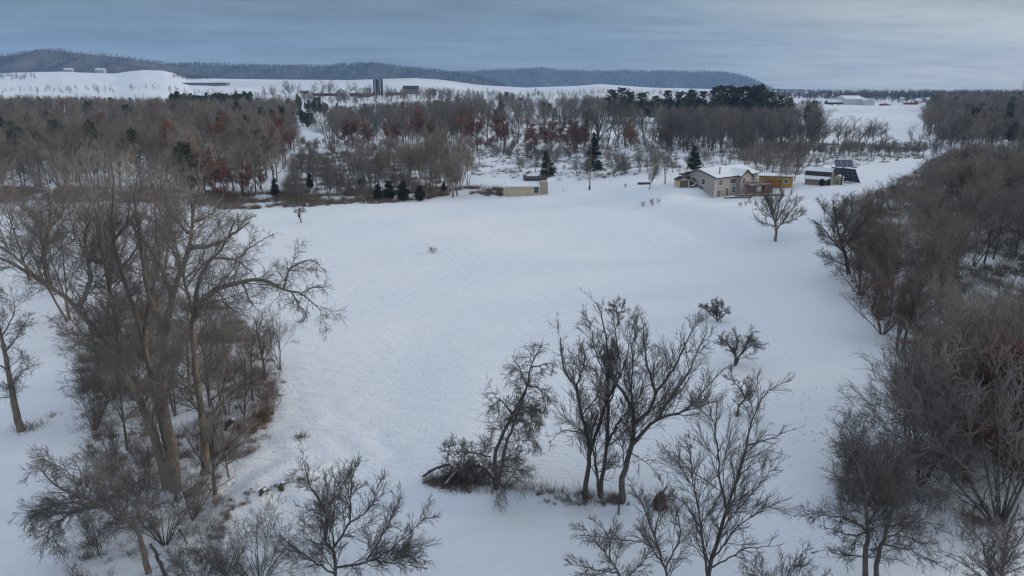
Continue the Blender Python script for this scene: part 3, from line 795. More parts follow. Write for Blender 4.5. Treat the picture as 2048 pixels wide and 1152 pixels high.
# gambrel-roofed barn
b = G(1609, 369)
GB = empty('gambrel_barn', b, R(-40), 'small gambrel roofed barn with snow lying on two roof bands', 'barn')
L, Wd = 6.4, 4.8
sec = [(0, -.4), (Wd, -.4), (Wd, 2.0), (Wd - .75, 3.55), (Wd / 2, 4.35), (.75, 3.55), (0, 2.0)]
MB().prism(sec, 0, L).build('wall', mat('barn_tan_siding', (.30, .25, .20), .8, .08, 2, stripes=(0, 4, .4)), GB)
rf = MB().prism([(-.35, 1.75), (-.05, 2.02), (.70, 3.57), (Wd / 2, 4.38), (Wd - .7, 3.57), (Wd + .05, 2.02), (Wd + .35, 1.75), (Wd + .35, 1.87), (Wd + .1, 2.12), (Wd - .68, 3.7), (Wd / 2, 4.5), (.68, 3.7), (-.1, 2.12), (-.35, 1.87)], -.25, L + .25).build('roof', M_shing, GB)
m = MB(); m.prism([(-.62, 1.62), (.1, 2.45), (.02, 2.56), (-.70, 1.74)], -.2, L + .2); m.prism([(.68, 3.705), (Wd / 2, 4.505), (Wd / 2, 4.66), (.64, 3.84)], -.2, L + .2)
m.build('roof_snow', M_snow, rf)
MB().box(L, L + .05, 1.4, 3.4, .0, 2.3).build('door', M_white, GB)
b2 = np.array(b) + [math.cos(R(-40)) * L, math.sin(R(-40)) * L, 0]
g2 = G(1657, 371)
o = empty('wreath', (g2[0], g2[1], g2[2] + .95), R(50), 'large round dark green wreath leaning at the barn end', 'wreath')
m = MB(); ring = [(math.cos(a) * .62, 0, math.sin(a) * .62) for a in np.linspace(0, 2 * PI, 25)]; m.tube(ring, .26, 8); m.build('greenery', M_ever, o)
TBx = TB(); rgx = np.random.default_rng(8); aa_ = rgx.uniform(0, 6.28, 900)
TBx.blades(rgx, np.stack([np.cos(aa_) * .62, np.zeros(900), np.sin(aa_) * .62], -1) + rgx.normal(0, .12, (900, 3)), .22, .4)
link('needles', TBx.mesh('needles', [M_ever]), o)
MB().ball((0, .05, 0), .24).build('bow', M_white, o, True)
def round_shrub(px, py, h, label):
    b = G(px, py); rg = np.random.default_rng(int(px)); t = TB(); n = 3000
    u = norm(rg.normal(0, 1, (n, 3))) * (rg.uniform(0, 1, (n, 1)) ** .4); z = (u[:, 2:] + 1) / 2
    p = u * [h * .42, h * .42, 0] * (1.15 - .6 * z) + np.concatenate([0 * z, 0 * z, z * h], 1)
    t.blades(rg, p, .16, .5, 0, up=.6)
    e = empty('evergreen_shrub', b, 0, label, 'evergreen shrub')
    link('foliage', t.mesh('foliage', [M_ever]), e); MB().tube([(0, 0, -.1), (0, 0, h * .7)], .05, 6).build('stem', M_barkd, e)
round_shrub(1643, 372, 1.9, 'conical dark evergreen shrub at the barn corner')
b = G(1666, 369)
o = empty('entry_hut', b, R(-40), 'tiny cream gabled hut with green door right of the barn', 'hut')
MB().prism([(0, -.2), (2.0, -.2), (2.0, 1.9), (1.0, 2.5), (0, 1.9)], 0, 1.8, 'y').build('wall', M_cream, o)
rf = MB().prism([(-.2, 1.85), (1.0, 2.55), (2.2, 1.85), (2.2, 2.0), (1.0, 2.7), (-.2, 2.0)], -.2, 2.0, 'y').build('roof', M_white, o)
MB().box(.6, 1.4, -.05, -.003, 0, 1.6).build('door', mat('pale_green_door', (.22, .30, .27), .7), o)

# solar arrays
def solar(base, cols, rows_, w, h, tilt, rz, z0, name, label, pole=None):
    o = empty(name, base, rz, label, 'solar panels')
    ct, st_ = math.cos(tilt), math.sin(tilt)
    def P(u, v, n=0): return (u, v * ct - n * st_, z0 + v * st_ + n * ct)
    for i in range(cols):
        for j in range(rows_):
            u0, u1, v0, v1 = i * w + .05, (i + 1) * w - .05, j * h + .05, (j + 1) * h - .05
            m = MB(); m.add([P(u0, v0, 0), P(u1, v0, 0), P(u1, v1, 0), P(u0, v1, 0), P(u0, v0, .05), P(u1, v0, .05), P(u1, v1, .05), P(u0, v1, .05)],
                            [(3, 2, 1, 0), (4, 5, 6, 7), (0, 1, 5, 4), (1, 2, 6, 5), (2, 3, 7, 6), (3, 0, 4, 7)])
            m.build('panel', M_solar, o)
    m = MB()
    for i in range(cols + 1): m.tube([P(i * w, 0, .07), P(i * w, rows_ * h, .07)], .07, 4)
    for j in range(rows_ + 1): m.tube([P(0, j * h, .065), P(cols * w, j * h, .065)], .055, 4)
    m.build('frame', M_alu, o)
    m = MB()
    if pole: m.tube([(cols * w / 2, rows_ * h * ct / 2, -.3), (cols * w / 2, rows_ * h * ct / 2, z0 + rows_ * h * st_ / 2)], .2, 10)
    else:
        for i in range(cols + 1):
            for v in (.1, rows_ * h * .95): MB().tube([(i * w, v * ct, -.3), P(i * w, v, -.06)], .06, 6).build('leg', M_dark, o)
    if pole: m.build('mast', M_dark, o)
    return o
b = G(1673, 362)
solar(b, 5, 4, 1.4, 1.25, R(130), R(-56), .35, 'solar_array', 'wide ground mounted solar array on the snow right of the barn')
b = G(1680, 370)
oz = R(-12)
solar(np.array(b) - [math.cos(oz) * 2.2, math.sin(oz) * 2.2, 0] - [0, 1.2, 0], 3, 2, 1.5, 1.5, R(33), oz, 4.9, 'solar_tracker', 'solar panels tilted on a single tall dark mast', pole=True)

# cream shed on the field edge
b = G(1011, 393)
CS = empty('cream_shed', b, R(3), 'long cream shed with snow on its sloping roof and one dark window', 'shed')
MB().prism([(0, -.3), (4.6, -.3), (4.6, 3.7), (0, 2.55)], 0, 9.2).build('wall', M_cream, CS)
MB().prism([(.15, -.3), (4.6, -.3), (4.6, 3.9), (.15, 3.75)], 9.203, 11.1).build('annex_wall', mat('annex_tan', (.44, .36, .27), .8, .05, 1, stripes=(0, 3, .4)), CS)
rf = MB().prism([(-.35, 2.47), (4.9, 3.78), (4.9, 3.9), (-.35, 2.59)], -.2, 9.2).build('roof', M_white, CS)
MB().prism([(-.33, 2.6), (4.85, 3.905), (4.85, 4.08), (-.33, 2.75)], -.15, 9.1).build('roof_snow', M_snow, rf)
MB().prism([(3.0, 3.95), (5.6, 4.5), (5.6, 4.62), (3.0, 4.09)], 5.0, 11.3).build('rear_roof', M_shing, CS)
MB().box(5.2, 11.1, 4.603, 5.3, -.3, 4.3).build('rear_wall', M_cream, CS)
window(CS, 7.5, .9, 1.25, 1.5)
MB().box(.45, .65, -.05, -.003, 0, 1.4).build('side_post', M_alu, CS); MB().box(5.9, 6.02, -.04, -.003, .0, 1.2).build('trim_strip', M_alu, CS); MB().box(11.0, 11.12, -.0, .14, 0, 3.6).build('downpipe', M_alu, CS)

# utility pole by the drive
b = G(1179, 379)
o = empty('utility_pole', b, 0, 'tall thin dark pole standing alone on the snowy lawn', 'pole')
MB().tube([(0, 0, -.5), (.05, 0, 6), (.12, 0, 16)], [.16, .14, .10], 10).build('shaft', M_wood, o)
MB().tube([(0, 0, -.3), (0, 0, .8)], .28, 10).build('base_collar', M_dark, o)

# ------------------------------------------------------------------ the farm and distant buildings
def silo(px, py, d_, hpx_top, dia, label, group):
    b = at_y(px, py, d_); b[2] = float(height(b[0], b[1]))
    h = row_z(hpx_top, d_) - b[2]
    o = empty('silo', b, 0, label, 'silo', group)
    m = MB(); m.tube([(0, 0, -1), (0, 0, h - dia * .18)], dia / 2, 20); m.build('shell', M_silo, o)
    m = MB(); m.tube([(0, 0, h - dia * .18), (0, 0, h)], [dia / 2, dia * .12], 20); m.build('dome', M_silo, o)
    m = MB(); m.tube([(0, -dia / 2 - .2, 0), (0, -dia / 2 - .2, h * .95)], .45, 8); m.build('chute', M_white, o)
silo(752, 188, 1000, 157, 6.6, 'tall dark blue farm silo, left one of the touching pair', 'pair of tall blue silos')
silo(762, 188, 1000, 157, 6.6, 'tall dark blue farm silo, right one of the touching pair', 'pair of tall blue silos')
silo(868, 192, 1000, 177, 7.5, 'short dark blue silo standing apart right of the tall pair', None)
def shed(px0, px1, py, d_, hh, ov, label, wall, roofm, cat='building', name='farm_building', rz=0, gab='x', rise=.25, win=0):
    x0 = at_y(px0, py, d_)[0]; x1 = at_y(px1, py, d_)[0]; L = x1 - x0
    b = (x0, d_, float(height((x0 + x1) / 2, d_)))
    o = empty(name, b, rz, label, cat); Wd = ov
    if gab == 'x':
        MB().prism([(0, -2), (Wd, -2), (Wd, hh), (Wd / 2, hh + Wd * rise), (0, hh)], 0, L).build('wall', wall, o)
        MB().prism([(-.6, hh - .6 * rise * 2 + .05), (Wd / 2, hh + Wd * rise + .1), (Wd + .6, hh - .6 * rise * 2 + .05), (Wd + .6, hh + .35), (Wd / 2, hh + Wd * rise + .6), (-.6, hh + .35)], -.5, L + .5).build('roof', roofm, o)
    else:
        MB().prism([(0, -2), (L, -2), (L, hh), (L / 2, hh + L * rise), (0, hh)], 0, Wd, 'y').build('wall', wall, o)
        MB().prism([(-.6, hh - 1.2 * rise + .05), (L / 2, hh + L * rise + .1), (L + .6, hh - 1.2 * rise + .05), (L + .6, hh + .35), (L / 2, hh + L * rise + .6), (-.6, hh + .35)], -.5, Wd + .5, 'y').build('roof', roofm, o)
    for k in range(win): MB().box(L * (k + .5) / win - .6, L * (k + .5) / win + .6, -.08, -.003, hh * .35, hh * .75).build('window', M_glass, o)
    return o
shed(626, 672, 192, 985, 4, 16, 'long low red farm barn with snowy roof left of the silos', M_barnred, M_snow, 'barn', 'barn')
shed(675, 690, 192, 990, 6, 10, 'white farmhouse with steep snowy roof between the barns', M_steel, M_snow, 'house', 'farmhouse', gab='y', rise=.4, win=2)
shed(700, 744, 193, 980, 5, 18, 'dark red barn with broad snowy roof just left of the silos', M_barnred, M_snow, 'barn', 'barn')
shed(716, 738, 202, 900, 5, 14, 'barn with a pale green roof in front of the silos', M_barnred, mat('pale_green_roof', (.50, .56, .50), .6), 'barn', 'barn', rise=.4)
shed(771, 800, 196, 960, 4, 16, 'low red barn with snowy roof right below the silos', M_barnred, M_snow, 'barn', 'barn')
shed(806, 836, 190, 1000, 7, 14, 'grey barn with dark roof between the silos', mat('grey_boards', (.2, .2, .2), .9), M_shing, 'barn', 'barn')
shed(601, 614, 190, 1100, 4, 10, 'small open dark farm shed at the far left of the farmyard', M_dark, M_snow, 'shed', 'farm_shed')
shed(1036, 1046, 190, 1050, 3, 8, 'small dark roofed hut on the far open field', M_dark, M_snow, 'hut', 'hut')
LD = float(G(440, 172)[1])
shed(352, 452, 172, LD, 4, 22, 'very long low grey bank, modelled as a building, on the far snow fields', mat('long_grey_bank', (.20, .185, .17), .9, .1, .05), M_shing, 'building', 'long_bank', rise=.06)  # dark field bank, given the made-up form of a low roofed building
shed(191, 208, 147, 2300, 10, 15, 'beige house on the snow slope under the left hill', mat('beige_wall', (.4, .36, .3), .8), M_snow, 'house', 'farmhouse', win=3)
shed(128, 143, 147, 2290, 7, 15, 'grey farmhouse low on the slope left of the beige house', mat('grey_wall', (.3, .28, .27), .8), M_snow, 'house', 'farmhouse')
b = shed(1690, 1726, 222, 950, 7, 34, 'big white steel hall with snowy roof on the far right fields', M_steel, M_snow, 'hall', 'steel_hall', rise=.12)
shed(1727, 1747, 222, 940, 6, 16, 'pale gabled wing at the right end of the big white hall', M_steel, M_snow, 'building', 'steel_wing', gab='y', rise=.16)
shed(1609, 1620, 204, 1500, 7, 12, 'small white house with pyramid roof among far trees', M_steel, M_snow, 'house', 'farmhouse', gab='y', rise=.35, win=2)
shed(1623, 1632, 202, 1520, 6, 12, 'small white house right beside the pyramid roofed one', M_steel, M_snow, 'house', 'farmhouse', gab='y', rise=.3)
shed(1646, 1655, 206, 1400, 5, 12, 'low white house at the edge of the far wood', M_steel, M_snow, 'house', 'farmhouse')
shed(1800, 1807, 214, 1100, 7, 6, 'narrow white shed in front of the far right wood', M_steel, M_snow, 'shed', 'farm_shed', gab='y')
shed(1845, 1862, 217, 1050, 4, 10, 'white trailer roof among trees on the far right', M_steel, M_snow, 'trailer', 'trailer')
shed(1832, 1840, 224, 1000, 4, 9, 'pale boxy shed at the right end of the far field', M_steel, M_snow, 'shed', 'farm_shed')
shed(1655, 1688, 221, 960, 2.2, 12, 'low dark shed adjoining the left end of the white hall', M_dark, M_snow, 'shed', 'farm_shed')

def vehicle(px, py, L, Hh, paint, label, d_, group=None, cat='farm vehicle'):
    p = at_y(px, py, d_); z = float(height(p[0], d_))
    o = empty('farm_vehicle', (p[0], d_, z), R(8), label, cat, group)
    MB().prism([(0, .55), (L, .55), (L, Hh * .6), (L * .62, Hh * .62), (L * .55, Hh), (L * .18, Hh), (L * .1, Hh * .62), (0, Hh * .55)], 0, 2.1, 'y').build('body', paint, o)
    for x in (L * .2, L * .8):
        for y in (-.05, 1.85):
            m = MB(); m.tube([(x, y, .5), (x, y + .3, .5)], .5, 12); m.build('wheel', M_dark, o)
    MB().box(L * .2, L * .53, -.03, -.003, Hh * .66, Hh * .92).build('window', M_glass, o)
vehicle(1758, 222, 8, 2.6, M_dark, 'black farm vehicle beside the white hall', 935)
vehicle(1763, 224, 12, 3.0, M_red, 'long dark red farm trailer right of the white hall', 925)
vehicle(1805, 224, 10, 2.4, M_dark, 'dark low vehicle left of the red machinery on the snow', 925)
vehicle(1812, 226, 14, 3.2, M_red, 'long low red truck parked in front of the red machinery', 915)
vehicle(1826, 222, 6, 4.2, M_red, 'tall red farm machine at the right of the far field', 935)
def cow(px, py, label, d_=900):
    p = at_y(px, py, d_); z = float(height(p[0], d_)); o = empty('cow', (p[0], d_, z), R(20), label, 'cow')
    m = MB(); m.tube([(-1.2, 0, 1.35), (-.9, 0, 1.2), (0, 0, 1.15), (.8, 0, 1.25), (1.2, 0, 1.45), (1.6, 0, 1.25), (2.0, 0, 1.0)], [.2, .48, .55, .5, .3, .22, .13], 10)
    for x, y in ((-.8, .25), (-.8, -.25), (.75, .25), (.75, -.25)): m.tube([(x, y, 1.0), (x - .05, y, .5), (x, y, -.05)], [.2, .11, .09], 6)
    m.tube([(-1.2, 0, 1.45), (-1.4, 0, .7)], .04, 5)
    m.build('body', M_barkd, o, True)
cow(1662, 228, 'dark grazing animal on the snow, left of two'); cow(1675, 228, 'dark grazing animal on the snow, right of two')
# lattice mast on the right skyline
p = at_y(2045, 184, 1300); z = float(height(p[0], 1300)); th = row_z(150, 1300) - z
o = empty('lattice_mast', (p[0], 1300, z), 0, 'slender grey lattice mast rising on the right skyline', 'mast')
m = MB(); w0 = 3.2
for sx in (-1, 1):
    for sy in (-1, 1): m.tube([(sx * w0, sy * w0, 0), (sx * .5, sy * .5, th)], .22, 4)
for k in range(9):
    f0, f1 = k / 9, (k + 1) / 9; a, b_ = w0 + (.5 - w0) * f0, w0 + (.5 - w0) * f1
    for s in (-1, 1):
        m.tube([(-a * s, -a, th * f0), (b_ * s, -b_, th * f1)], .12, 3); m.tube([(a, -a * s, th * f0), (b_, b_ * s, th * f1)], .12, 3)
m.build('lattice', M_pipe, o)

# ------------------------------------------------------------------ hero trees: limbs follow the photo, each at its own depth
def resample(pts, n, rg, jit=.05):
    pts = np.array(pts, float); m = len(pts)
    d = np.concatenate([[0], np.cumsum(np.linalg.norm(np.diff(pts, axis=0), axis=1))])
    t = np.linspace(0, d[-1], n)
    P2 = np.vstack([2 * pts[0] - pts[1], pts, 2 * pts[-1] - pts[-2]])
    out = []
    for q in t:
        i = min(max(np.searchsorted(d, q) - 1, 0), m - 2); u = (q - d[i]) / (d[i + 1] - d[i] + 1e-9)
        p0, p1, p2, p3 = P2[i], P2[i + 1], P2[i + 2], P2[i + 3]
        out.append(.5 * ((2 * p1) + (-p0 + p2) * u + (2 * p0 - 5 * p1 + 4 * p2 - p3) * u ** 2 + (-p0 + 3 * p1 - 3 * p2 + p3) * u ** 3))
    out = np.array(out); out[1:-1] += rg.normal(0, jit, (n - 2, 3)); return out
def limb_kids(rg, par, Ltrue, per_m, base_len, ang, asd, rr, S_, wob, trop, taper, rmin, t0, skip0=None):
    P, r = par['P'], par['r']; A_ = []
    for k in range(len(P)):
        a0 = t0 if k == 0 else .10
        n = max(3, int(Ltrue[k] * (1 - a0) * per_m)); A_ += [(k, a0 + (1 - a0) * (j + rg.uniform(0, 1)) / n) for j in range(n)]
    K_ = np.array([a for a, _ in A_]); t = np.array([b for _, b in A_]); m = P.shape[1]
    f = t * (m - 1); i = np.minimum(f.astype(int), m - 2); w = (f - i)[:, None]
    pos = P[K_, i] * (1 - w) + P[K_, i + 1] * w; tan = norm(P[K_, i + 1] - P[K_, i]); rad = r[K_, i]
    q = rg.normal(0, 1, pos.shape); q = norm(q - (q * tan).sum(-1, keepdims=True) * tan)
    a = np.radians(rg.normal(ang, asd, len(t)))[:, None]
    ln = base_len * np.maximum(1 - .62 * t, .42) * rg.uniform(.35, 1.25, len(t)) * np.clip(Ltrue[K_] / (base_len * 2.2), .45, 1)
    return sweep(rg, pos, tan * np.cos(a) + q * np.sin(a), ln, np.maximum(np.minimum(rad * rr, .006 + ln * .014), rmin), S_, wob, trop, taper)
def hero(seed, label, base_px, limbs, group=None, bark=None, twig=None, K=(7, 6, 5, 4), lr=.42, ang=45, trop=.04, tmin=.25, tk=1.0, name='bare_tree', twl=1.0, cat='bare tree', kmax=5.0, asd=12, depth=None):
    """limbs: (photo points, r0, r1, depth offset at the end); a limb starts where an earlier one passes"""
    rg = np.random.default_rng(seed)
    b = G(*base_px) if depth is None else at_y(base_px[0], base_px[1], depth)
    if depth is not None: b[2] = float(height(b[0], b[1]))
    known = []; LP, LR, LL = [], [], []
    for k, (pts, r0, r1, dof) in enumerate(limbs):
        if k == 0: o0 = 0.
        else:
            q = np.array([(a, c) for a, c, _ in known]); j = np.argmin(np.hypot(*(q - pts[0]).T)); o0 = known[j][2]
            if np.hypot(*(q[j] - pts[0])) < 14: pts = [tuple(q[j])] + list(pts[1:])
        seg = np.array(pts, float); dd = np.concatenate([[0], np.cumsum(np.hypot(*np.diff(seg, axis=0).T))]); dd /= dd[-1]
        of = o0 + (dof - o0) * dd
        W3 = [at_y(a, c, b[1] + w) - b for (a, c), w in zip(pts, of)]
        if k == 0: W3[0][2] = -.55
        n = 18
        P = resample(W3, n, rg, .03)
        known += [(float(np.interp(t, dd, seg[:, 0])), float(np.interp(t, dd, seg[:, 1])), float(np.interp(t, dd, of))) for t in np.linspace(0, 1, 25)]
        sl_ = .82 if 1 <= seed <= 10 else .9; LP.append(P); LR.append(sl_ * (np.linspace(r0, r1, n) if k else r1 + (r0 - r1) * (np.linspace(1, 0, n) ** .9) + .22 * r0 * np.exp(-np.arange(n) * 1.0))); LL.append(np.linalg.norm(np.diff(P, axis=0), axis=1).sum())
    l0 = dict(P=np.stack(LP), r=np.stack(LR), L=np.array(LL))
    T, Cn = TB(), TB(); T.tubes(l0, 9)
    Lt = np.array(LL); Lc = min(kmax, max(.6, lr * .62 * Lt.max()))
    l1 = limb_kids(rg, l0, Lt, K[0] * .42 / max(Lc, 1) * 2.2, Lc, ang, asd, .5, 6, .08, trop, .25, .020, tmin)
    l2 = kids(rg, l1, K[1], .10, 1, ang - 6, asd, .60, .30, .6, 4, .06, trop, .4, rmin=.0125 * tk)
    l3 = kids(rg, l2, K[2], .10, 1, ang - 8, asd, .68 * twl, .30, .7, 3, .06, trop, .5, rmin=.0098 * tk)
    l4 = kids(rg, l3, max(2, K[3] - 2), .1, 1, ang - 10, asd, .75 * twl, .3, .8, 2, .06, trop, .6, rmin=.0075 * tk)
    Cn.tubes(l1, 5); Cn.tubes(l2, 4); Cn.tubes(l3, 3); Cn.tubes(l4, 3)
    e = empty(name, b, 0, label, cat, group)
    link('trunk', T.mesh('trunk', [bark]), e); link('crown', Cn.mesh('crown', [twig]), e)
    return e

# middle group on the bank
hero(1, 'forked bare tree at the left of the three trunks on the snow bank', (1168, 994), [
    ([(1168, 992), (1179, 908), (1168, 842), (1155, 795), (1150, 770), (1128, 740), (1121, 675)], .22, .03, .5),
    ([(1152, 780), (1168, 726), (1165, 686)], .08, .02, -1.0),
    ([(1179, 908), (1196, 857), (1216, 795), (1234, 762), (1248, 733), (1259, 682)], .15, .025, 1.4),
    ([(1234, 762), (1212, 725), (1190, 690)], .07, .02, 2.2), ([(1172, 870), (1130, 860), (1098, 884)], .06, .015, 1.6),
    ([(1163, 830), (1195, 790), (1205, 750)], .06, .015, -1.6)], 'trees on the foreground bank', M_barkd, M_twigd, ang=36, lr=.34, trop=.06)
hero(2, 'slim twin stemmed bare tree in the middle of the trunks on the bank', (1200, 992), [
    ([(1199, 990), (1212, 908), (1217, 813), (1216, 744), (1212, 671), (1194, 605)], .18, .025, 1.0),
    ([(1199, 985), (1190, 915), (1183, 872), (1196, 830)], .12, .05, -.6), ([(1208, 900), (1237, 842), (1267, 813), (1290, 770)], .1, .02, -1.4),
    ([(1217, 813), (1240, 740), (1232, 680), (1228, 640)], .08, .02, 2.4), ([(1216, 760), (1190, 700), (1180, 640)], .06, .02, -.6)], 'trees on the foreground bank', M_barkd, M_twigd, ang=34, lr=.34, trop=.06)
hero(3, 'widest bare tree with a thick trunk at the right of the bank', (1243, 998), [
    ([(1243, 996), (1247, 945), (1263, 893), (1267, 842), (1268, 824), (1241, 777), (1219, 733), (1205, 690)], .27, .03, .4),
    ([(1267, 845), (1299, 821), (1310, 788), (1292, 718), (1285, 635)], .17, .02, 1.4),
    ([(1310, 788), (1347, 737), (1383, 664), (1400, 640)], .12, .02, 2.8),
    ([(1263, 893), (1310, 842), (1369, 821), (1412, 777), (1450, 735)], .16, .02, -.6),
    ([(1310, 842), (1340, 799), (1383, 733), (1416, 653)], .12, .02, 1.2), ([(1263, 910), (1292, 926), (1310, 941)], .05, .015, -2),
    ([(1268, 830), (1262, 780), (1266, 720), (1256, 650)], .1, .02, 2.5), ([(1345, 835), (1400, 812), (1440, 800)], .06, .015, -2.2),
    ([(1240, 940), (1245, 900), (1228, 860)], .06, .02, -1.2)], 'trees on the foreground bank', M_barkd, M_twigd, ang=34, lr=.33, trop=.06, K=(8, 6, 4, 4))
hero(4, 'dark leaning tree hung with drooping vines beside the brush pile', (993, 978), [
    ([(993, 975), (990, 908), (1004, 872), (1026, 828), (1052, 777), (1062, 733), (1084, 689)], .19, .03, .6),
    ([(999, 974), (1011, 897), (1033, 835), (1052, 785)], .17, .05, -.4), ([(1052, 777), (1040, 740), (1022, 710)], .07, .02, 1.5),
    ([(1026, 828), (1000, 800), (972, 795)], .08, .02, -1.2), ([(1062, 740), (1090, 730), (1110, 745)], .07, .02, -1),
    ([(1052, 777), (1080, 780), (1095, 830)], .07, .02, -.5), ([(1008, 975), (1030, 940), (1040, 905)], .06, .02, -.8),
    ([(1030, 822), (1060, 830), (1068, 900)], .06, .015, 1.0)], 'trees on the foreground bank', M_barkd, M_twigd, ang=55, lr=.40, trop=-.10, K=(10, 6, 5, 4), tmin=.4, twl=1.1, tk=1.15)
hero(5, 'fallen tree limb with tangled upright shoots lying on the bank', (905, 965), [
    ([(1003, 900), (957, 930), (909, 952), (862, 962)], .14, .03, .3), ([(985, 925), (940, 905), (885, 900)], .07, .02, 1.6),
    ([(960, 930), (930, 950), (900, 975)], .06, .02, -.8), ([(980, 945), (940, 962), (885, 975)], .05, .02, 0.6), ([(990, 940), (960, 960), (920, 975)], .05, .02, -.4)],
     None, M_barkd, M_twigd, ang=62, lr=.5, trop=.13, K=(11, 6, 5, 3), tmin=.08, tk=1.25, name='fallen_tree', cat='fallen tree', kmax=1.9)
# bottom right, crown only: trunks leave the frame at the bottom
hero(6, 'large bare tree rising from the bottom edge right of centre', (1409, 1235), [
    ([(1409, 1235), (1416, 1152), (1435, 1082), (1449, 1036), (1477, 952), (1491, 900), (1501, 851), (1529, 778)], .17, .02, .5),
    ([(1491, 900), (1543, 876), (1589, 855)], .05, .012, -1), ([(1449, 1026), (1440, 945), (1431, 865), (1411, 792)], .08, .015, 1.2),
    ([(1409, 1160), (1397, 1022), (1376, 938), (1344, 904)], .09, .015, -.8), ([(1397, 1022), (1383, 930), (1378, 870)], .05, .015, -1.8),
    ([(1425, 1110), (1480, 1050), (1540, 1010), (1560, 1004)], .06, .015, -1.2), ([(1440, 1060), (1500, 990), (1555, 930)], .05, .012, 1.5),
    ([(1418, 1140), (1490, 1100), (1560, 1090)], .06, .012, -.5), ([(1449, 1036), (1470, 980), (1460, 900)], .06, .012, 0.4),
    ([(1400, 1060), (1370, 1010), (1340, 990)], .05, .012, 1.2)], None, M_barkd, M_twigd, ang=30, lr=.33, trop=.03, K=(8, 6, 4, 4), tk=.8)
hero(7, 'bare tree with arching limbs at the bottom edge below the post', (1345, 1215), [
    ([(1345, 1215), (1334, 1152), (1309, 1071), (1285, 1008), (1257, 966)], .11, .02, -.3), ([(1325, 1125), (1290, 1085), (1250, 1081), (1165, 1070)], .06, .012, -1.2),
    ([(1309, 1071), (1320, 1010), (1328, 960)], .05, .012, 1.0), ([(1330, 1140), (1360, 1070), (1350, 1000)], .06, .012, .6)], None, M_barkd, M_twigd, ang=32, lr=.36, trop=.02, K=(8, 6, 4, 4), tk=.8)
hero(8, 'bare tree with low left sweeping limbs cut by the bottom edge', (1262, 1225), [
    ([(1262, 1225), (1240, 1152), (1201, 1095), (1163, 1050)], .09, .015, -.2), ([(1235, 1145), (1190, 1140), (1135, 1125)], .05, .01, -1.2),
    ([(1222, 1125), (1215, 1070), (1185, 1040)], .05, .01, .8), ([(1245, 1165), (1290, 1120), (1320, 1080)], .05, .01, .5)], None, M_barkd, M_twigd, ang=34, lr=.38, trop=.02, K=(8, 6, 4, 4), tk=.8)
hero(9, 'small bare tree top in the bottom right corner gap', (1545, 1250), [
    ([(1545, 1250), (1560, 1180), (1585, 1130), (1615, 1095)], .07, .012, .3), ([(1552, 1215), (1520, 1160), (1500, 1120)], .05, .01, -.6),
    ([(1560, 1180), (1600, 1165), (1650, 1150)], .04, .01, -.8)], None, M_barkd, M_twigd, ang=34, lr=.42, trop=.02, K=(8, 6, 4, 4), tk=.8)
hero(10, 'rounded bare orchard tree at the bottom edge left of centre', (672, 1215), [
    ([(672, 1215), (671, 1152), (669, 1105), (651, 1081), (654, 1029), (620, 971), (604, 915)], .15, .015, .3),
    ([(667, 1095), (690, 1060), (700, 1038), (703, 971), (715, 918)], .08, .012, 1.0), ([(695, 1050), (739, 1014), (764, 950)], .06, .012, 1.8),
    ([(673, 1140), (733, 1124), (788, 1093), (840, 1045), (860, 1035)], .08, .012, -.5), ([(740, 1120), (800, 1128), (849, 1136)], .05, .01, -1.4),
    ([(670, 1150), (626, 1121), (580, 1087), (550, 1070)], .07, .012, -.6), ([(654, 1040), (620, 1020), (590, 1010)], .05, .012, -1.0),
    ([(730, 1122), (770, 1060), (800, 1000)], .06, .012, .8), ([(667, 1090), (660, 1020), (680, 960)], .06, .012, -1.3)], None, M_barkd, M_twigd, ang=38, lr=.36, trop=.04, K=(9, 7, 5, 4), tk=.85)
hero(11, 'low spreading tree leaning left over the snow at bottom left', (297, 1146), [
    ([(297, 1141), (276, 1064), (244, 1036), (195, 1008), (167, 994), (115, 973), (80, 935)], .20, .02, -.3),
    ([(195, 1008), (150, 1005), (90, 1015), (30, 1030)], .07, .012, -1.2), ([(200, 1012), (150, 1025), (100, 1055), (94, 1100)], .08, .012, .8),
    ([(167, 994), (130, 940), (70, 925)], .06, .012, 1.4), ([(244, 1036), (230, 980), (200, 930)], .08, .015, -.8), ([(244, 1036), (265, 973), (315, 930)], .09, .015, 1.2),
    ([(265, 1055), (310, 1000), (340, 950)], .07, .015, -1.0), ([(195, 1008), (170, 960), (150, 925)], .06, .012, .6)], None, M_bark, M_twig, ang=40, lr=.36, trop=-.02, K=(10, 6, 5, 4), tk=.9)
hero(12, 'black leaning dead trunk crossing the bottom edge on the left', (338, 1185), [([(338, 1185), (331, 1152), (310, 1105), (300, 1088)], .14, .08, 0.2)],
     None, M_barkd, M_twigd, K=(2, 3, 2, 2), lr=.2, name='dead_trunk', cat='dead trunk')
# tall cottonwood clump on the left
GL = 'tall trees of the clump on the left'
hero(13, 'tallest pale trunked tree of the left clump with long upper limbs', (352, 980), [
    ([(349, 977), (345, 907), (328, 820), (326, 732), (337, 621), (361, 544), (378, 496), (385, 454), (385, 412), (372, 368)], .44, .06, 1.5),
    ([(380, 490), (417, 492), (451, 478), (500, 444)], .20, .04, -1), ([(476, 462), (476, 426)], .06, .02, -1), ([(337, 600), (305, 503), (278, 478), (262, 440)], .22, .04, 3),
    ([(378, 480), (350, 440), (323, 419)], .12, .03, 4), ([(385, 454), (420, 430), (440, 395)], .14, .03, 3), ([(385, 420), (400, 370), (395, 330)], .12, .02, 0),
    ([(331, 680), (300, 600), (285, 520), (270, 400), (280, 330)], .22, .03, 5), ([(361, 544), (340, 470), (335, 400), (345, 340)], .14, .02, 5)],
     GL, M_bark, M_twig, ang=42, lr=.24, trop=.03, K=(10, 6, 5, 4))
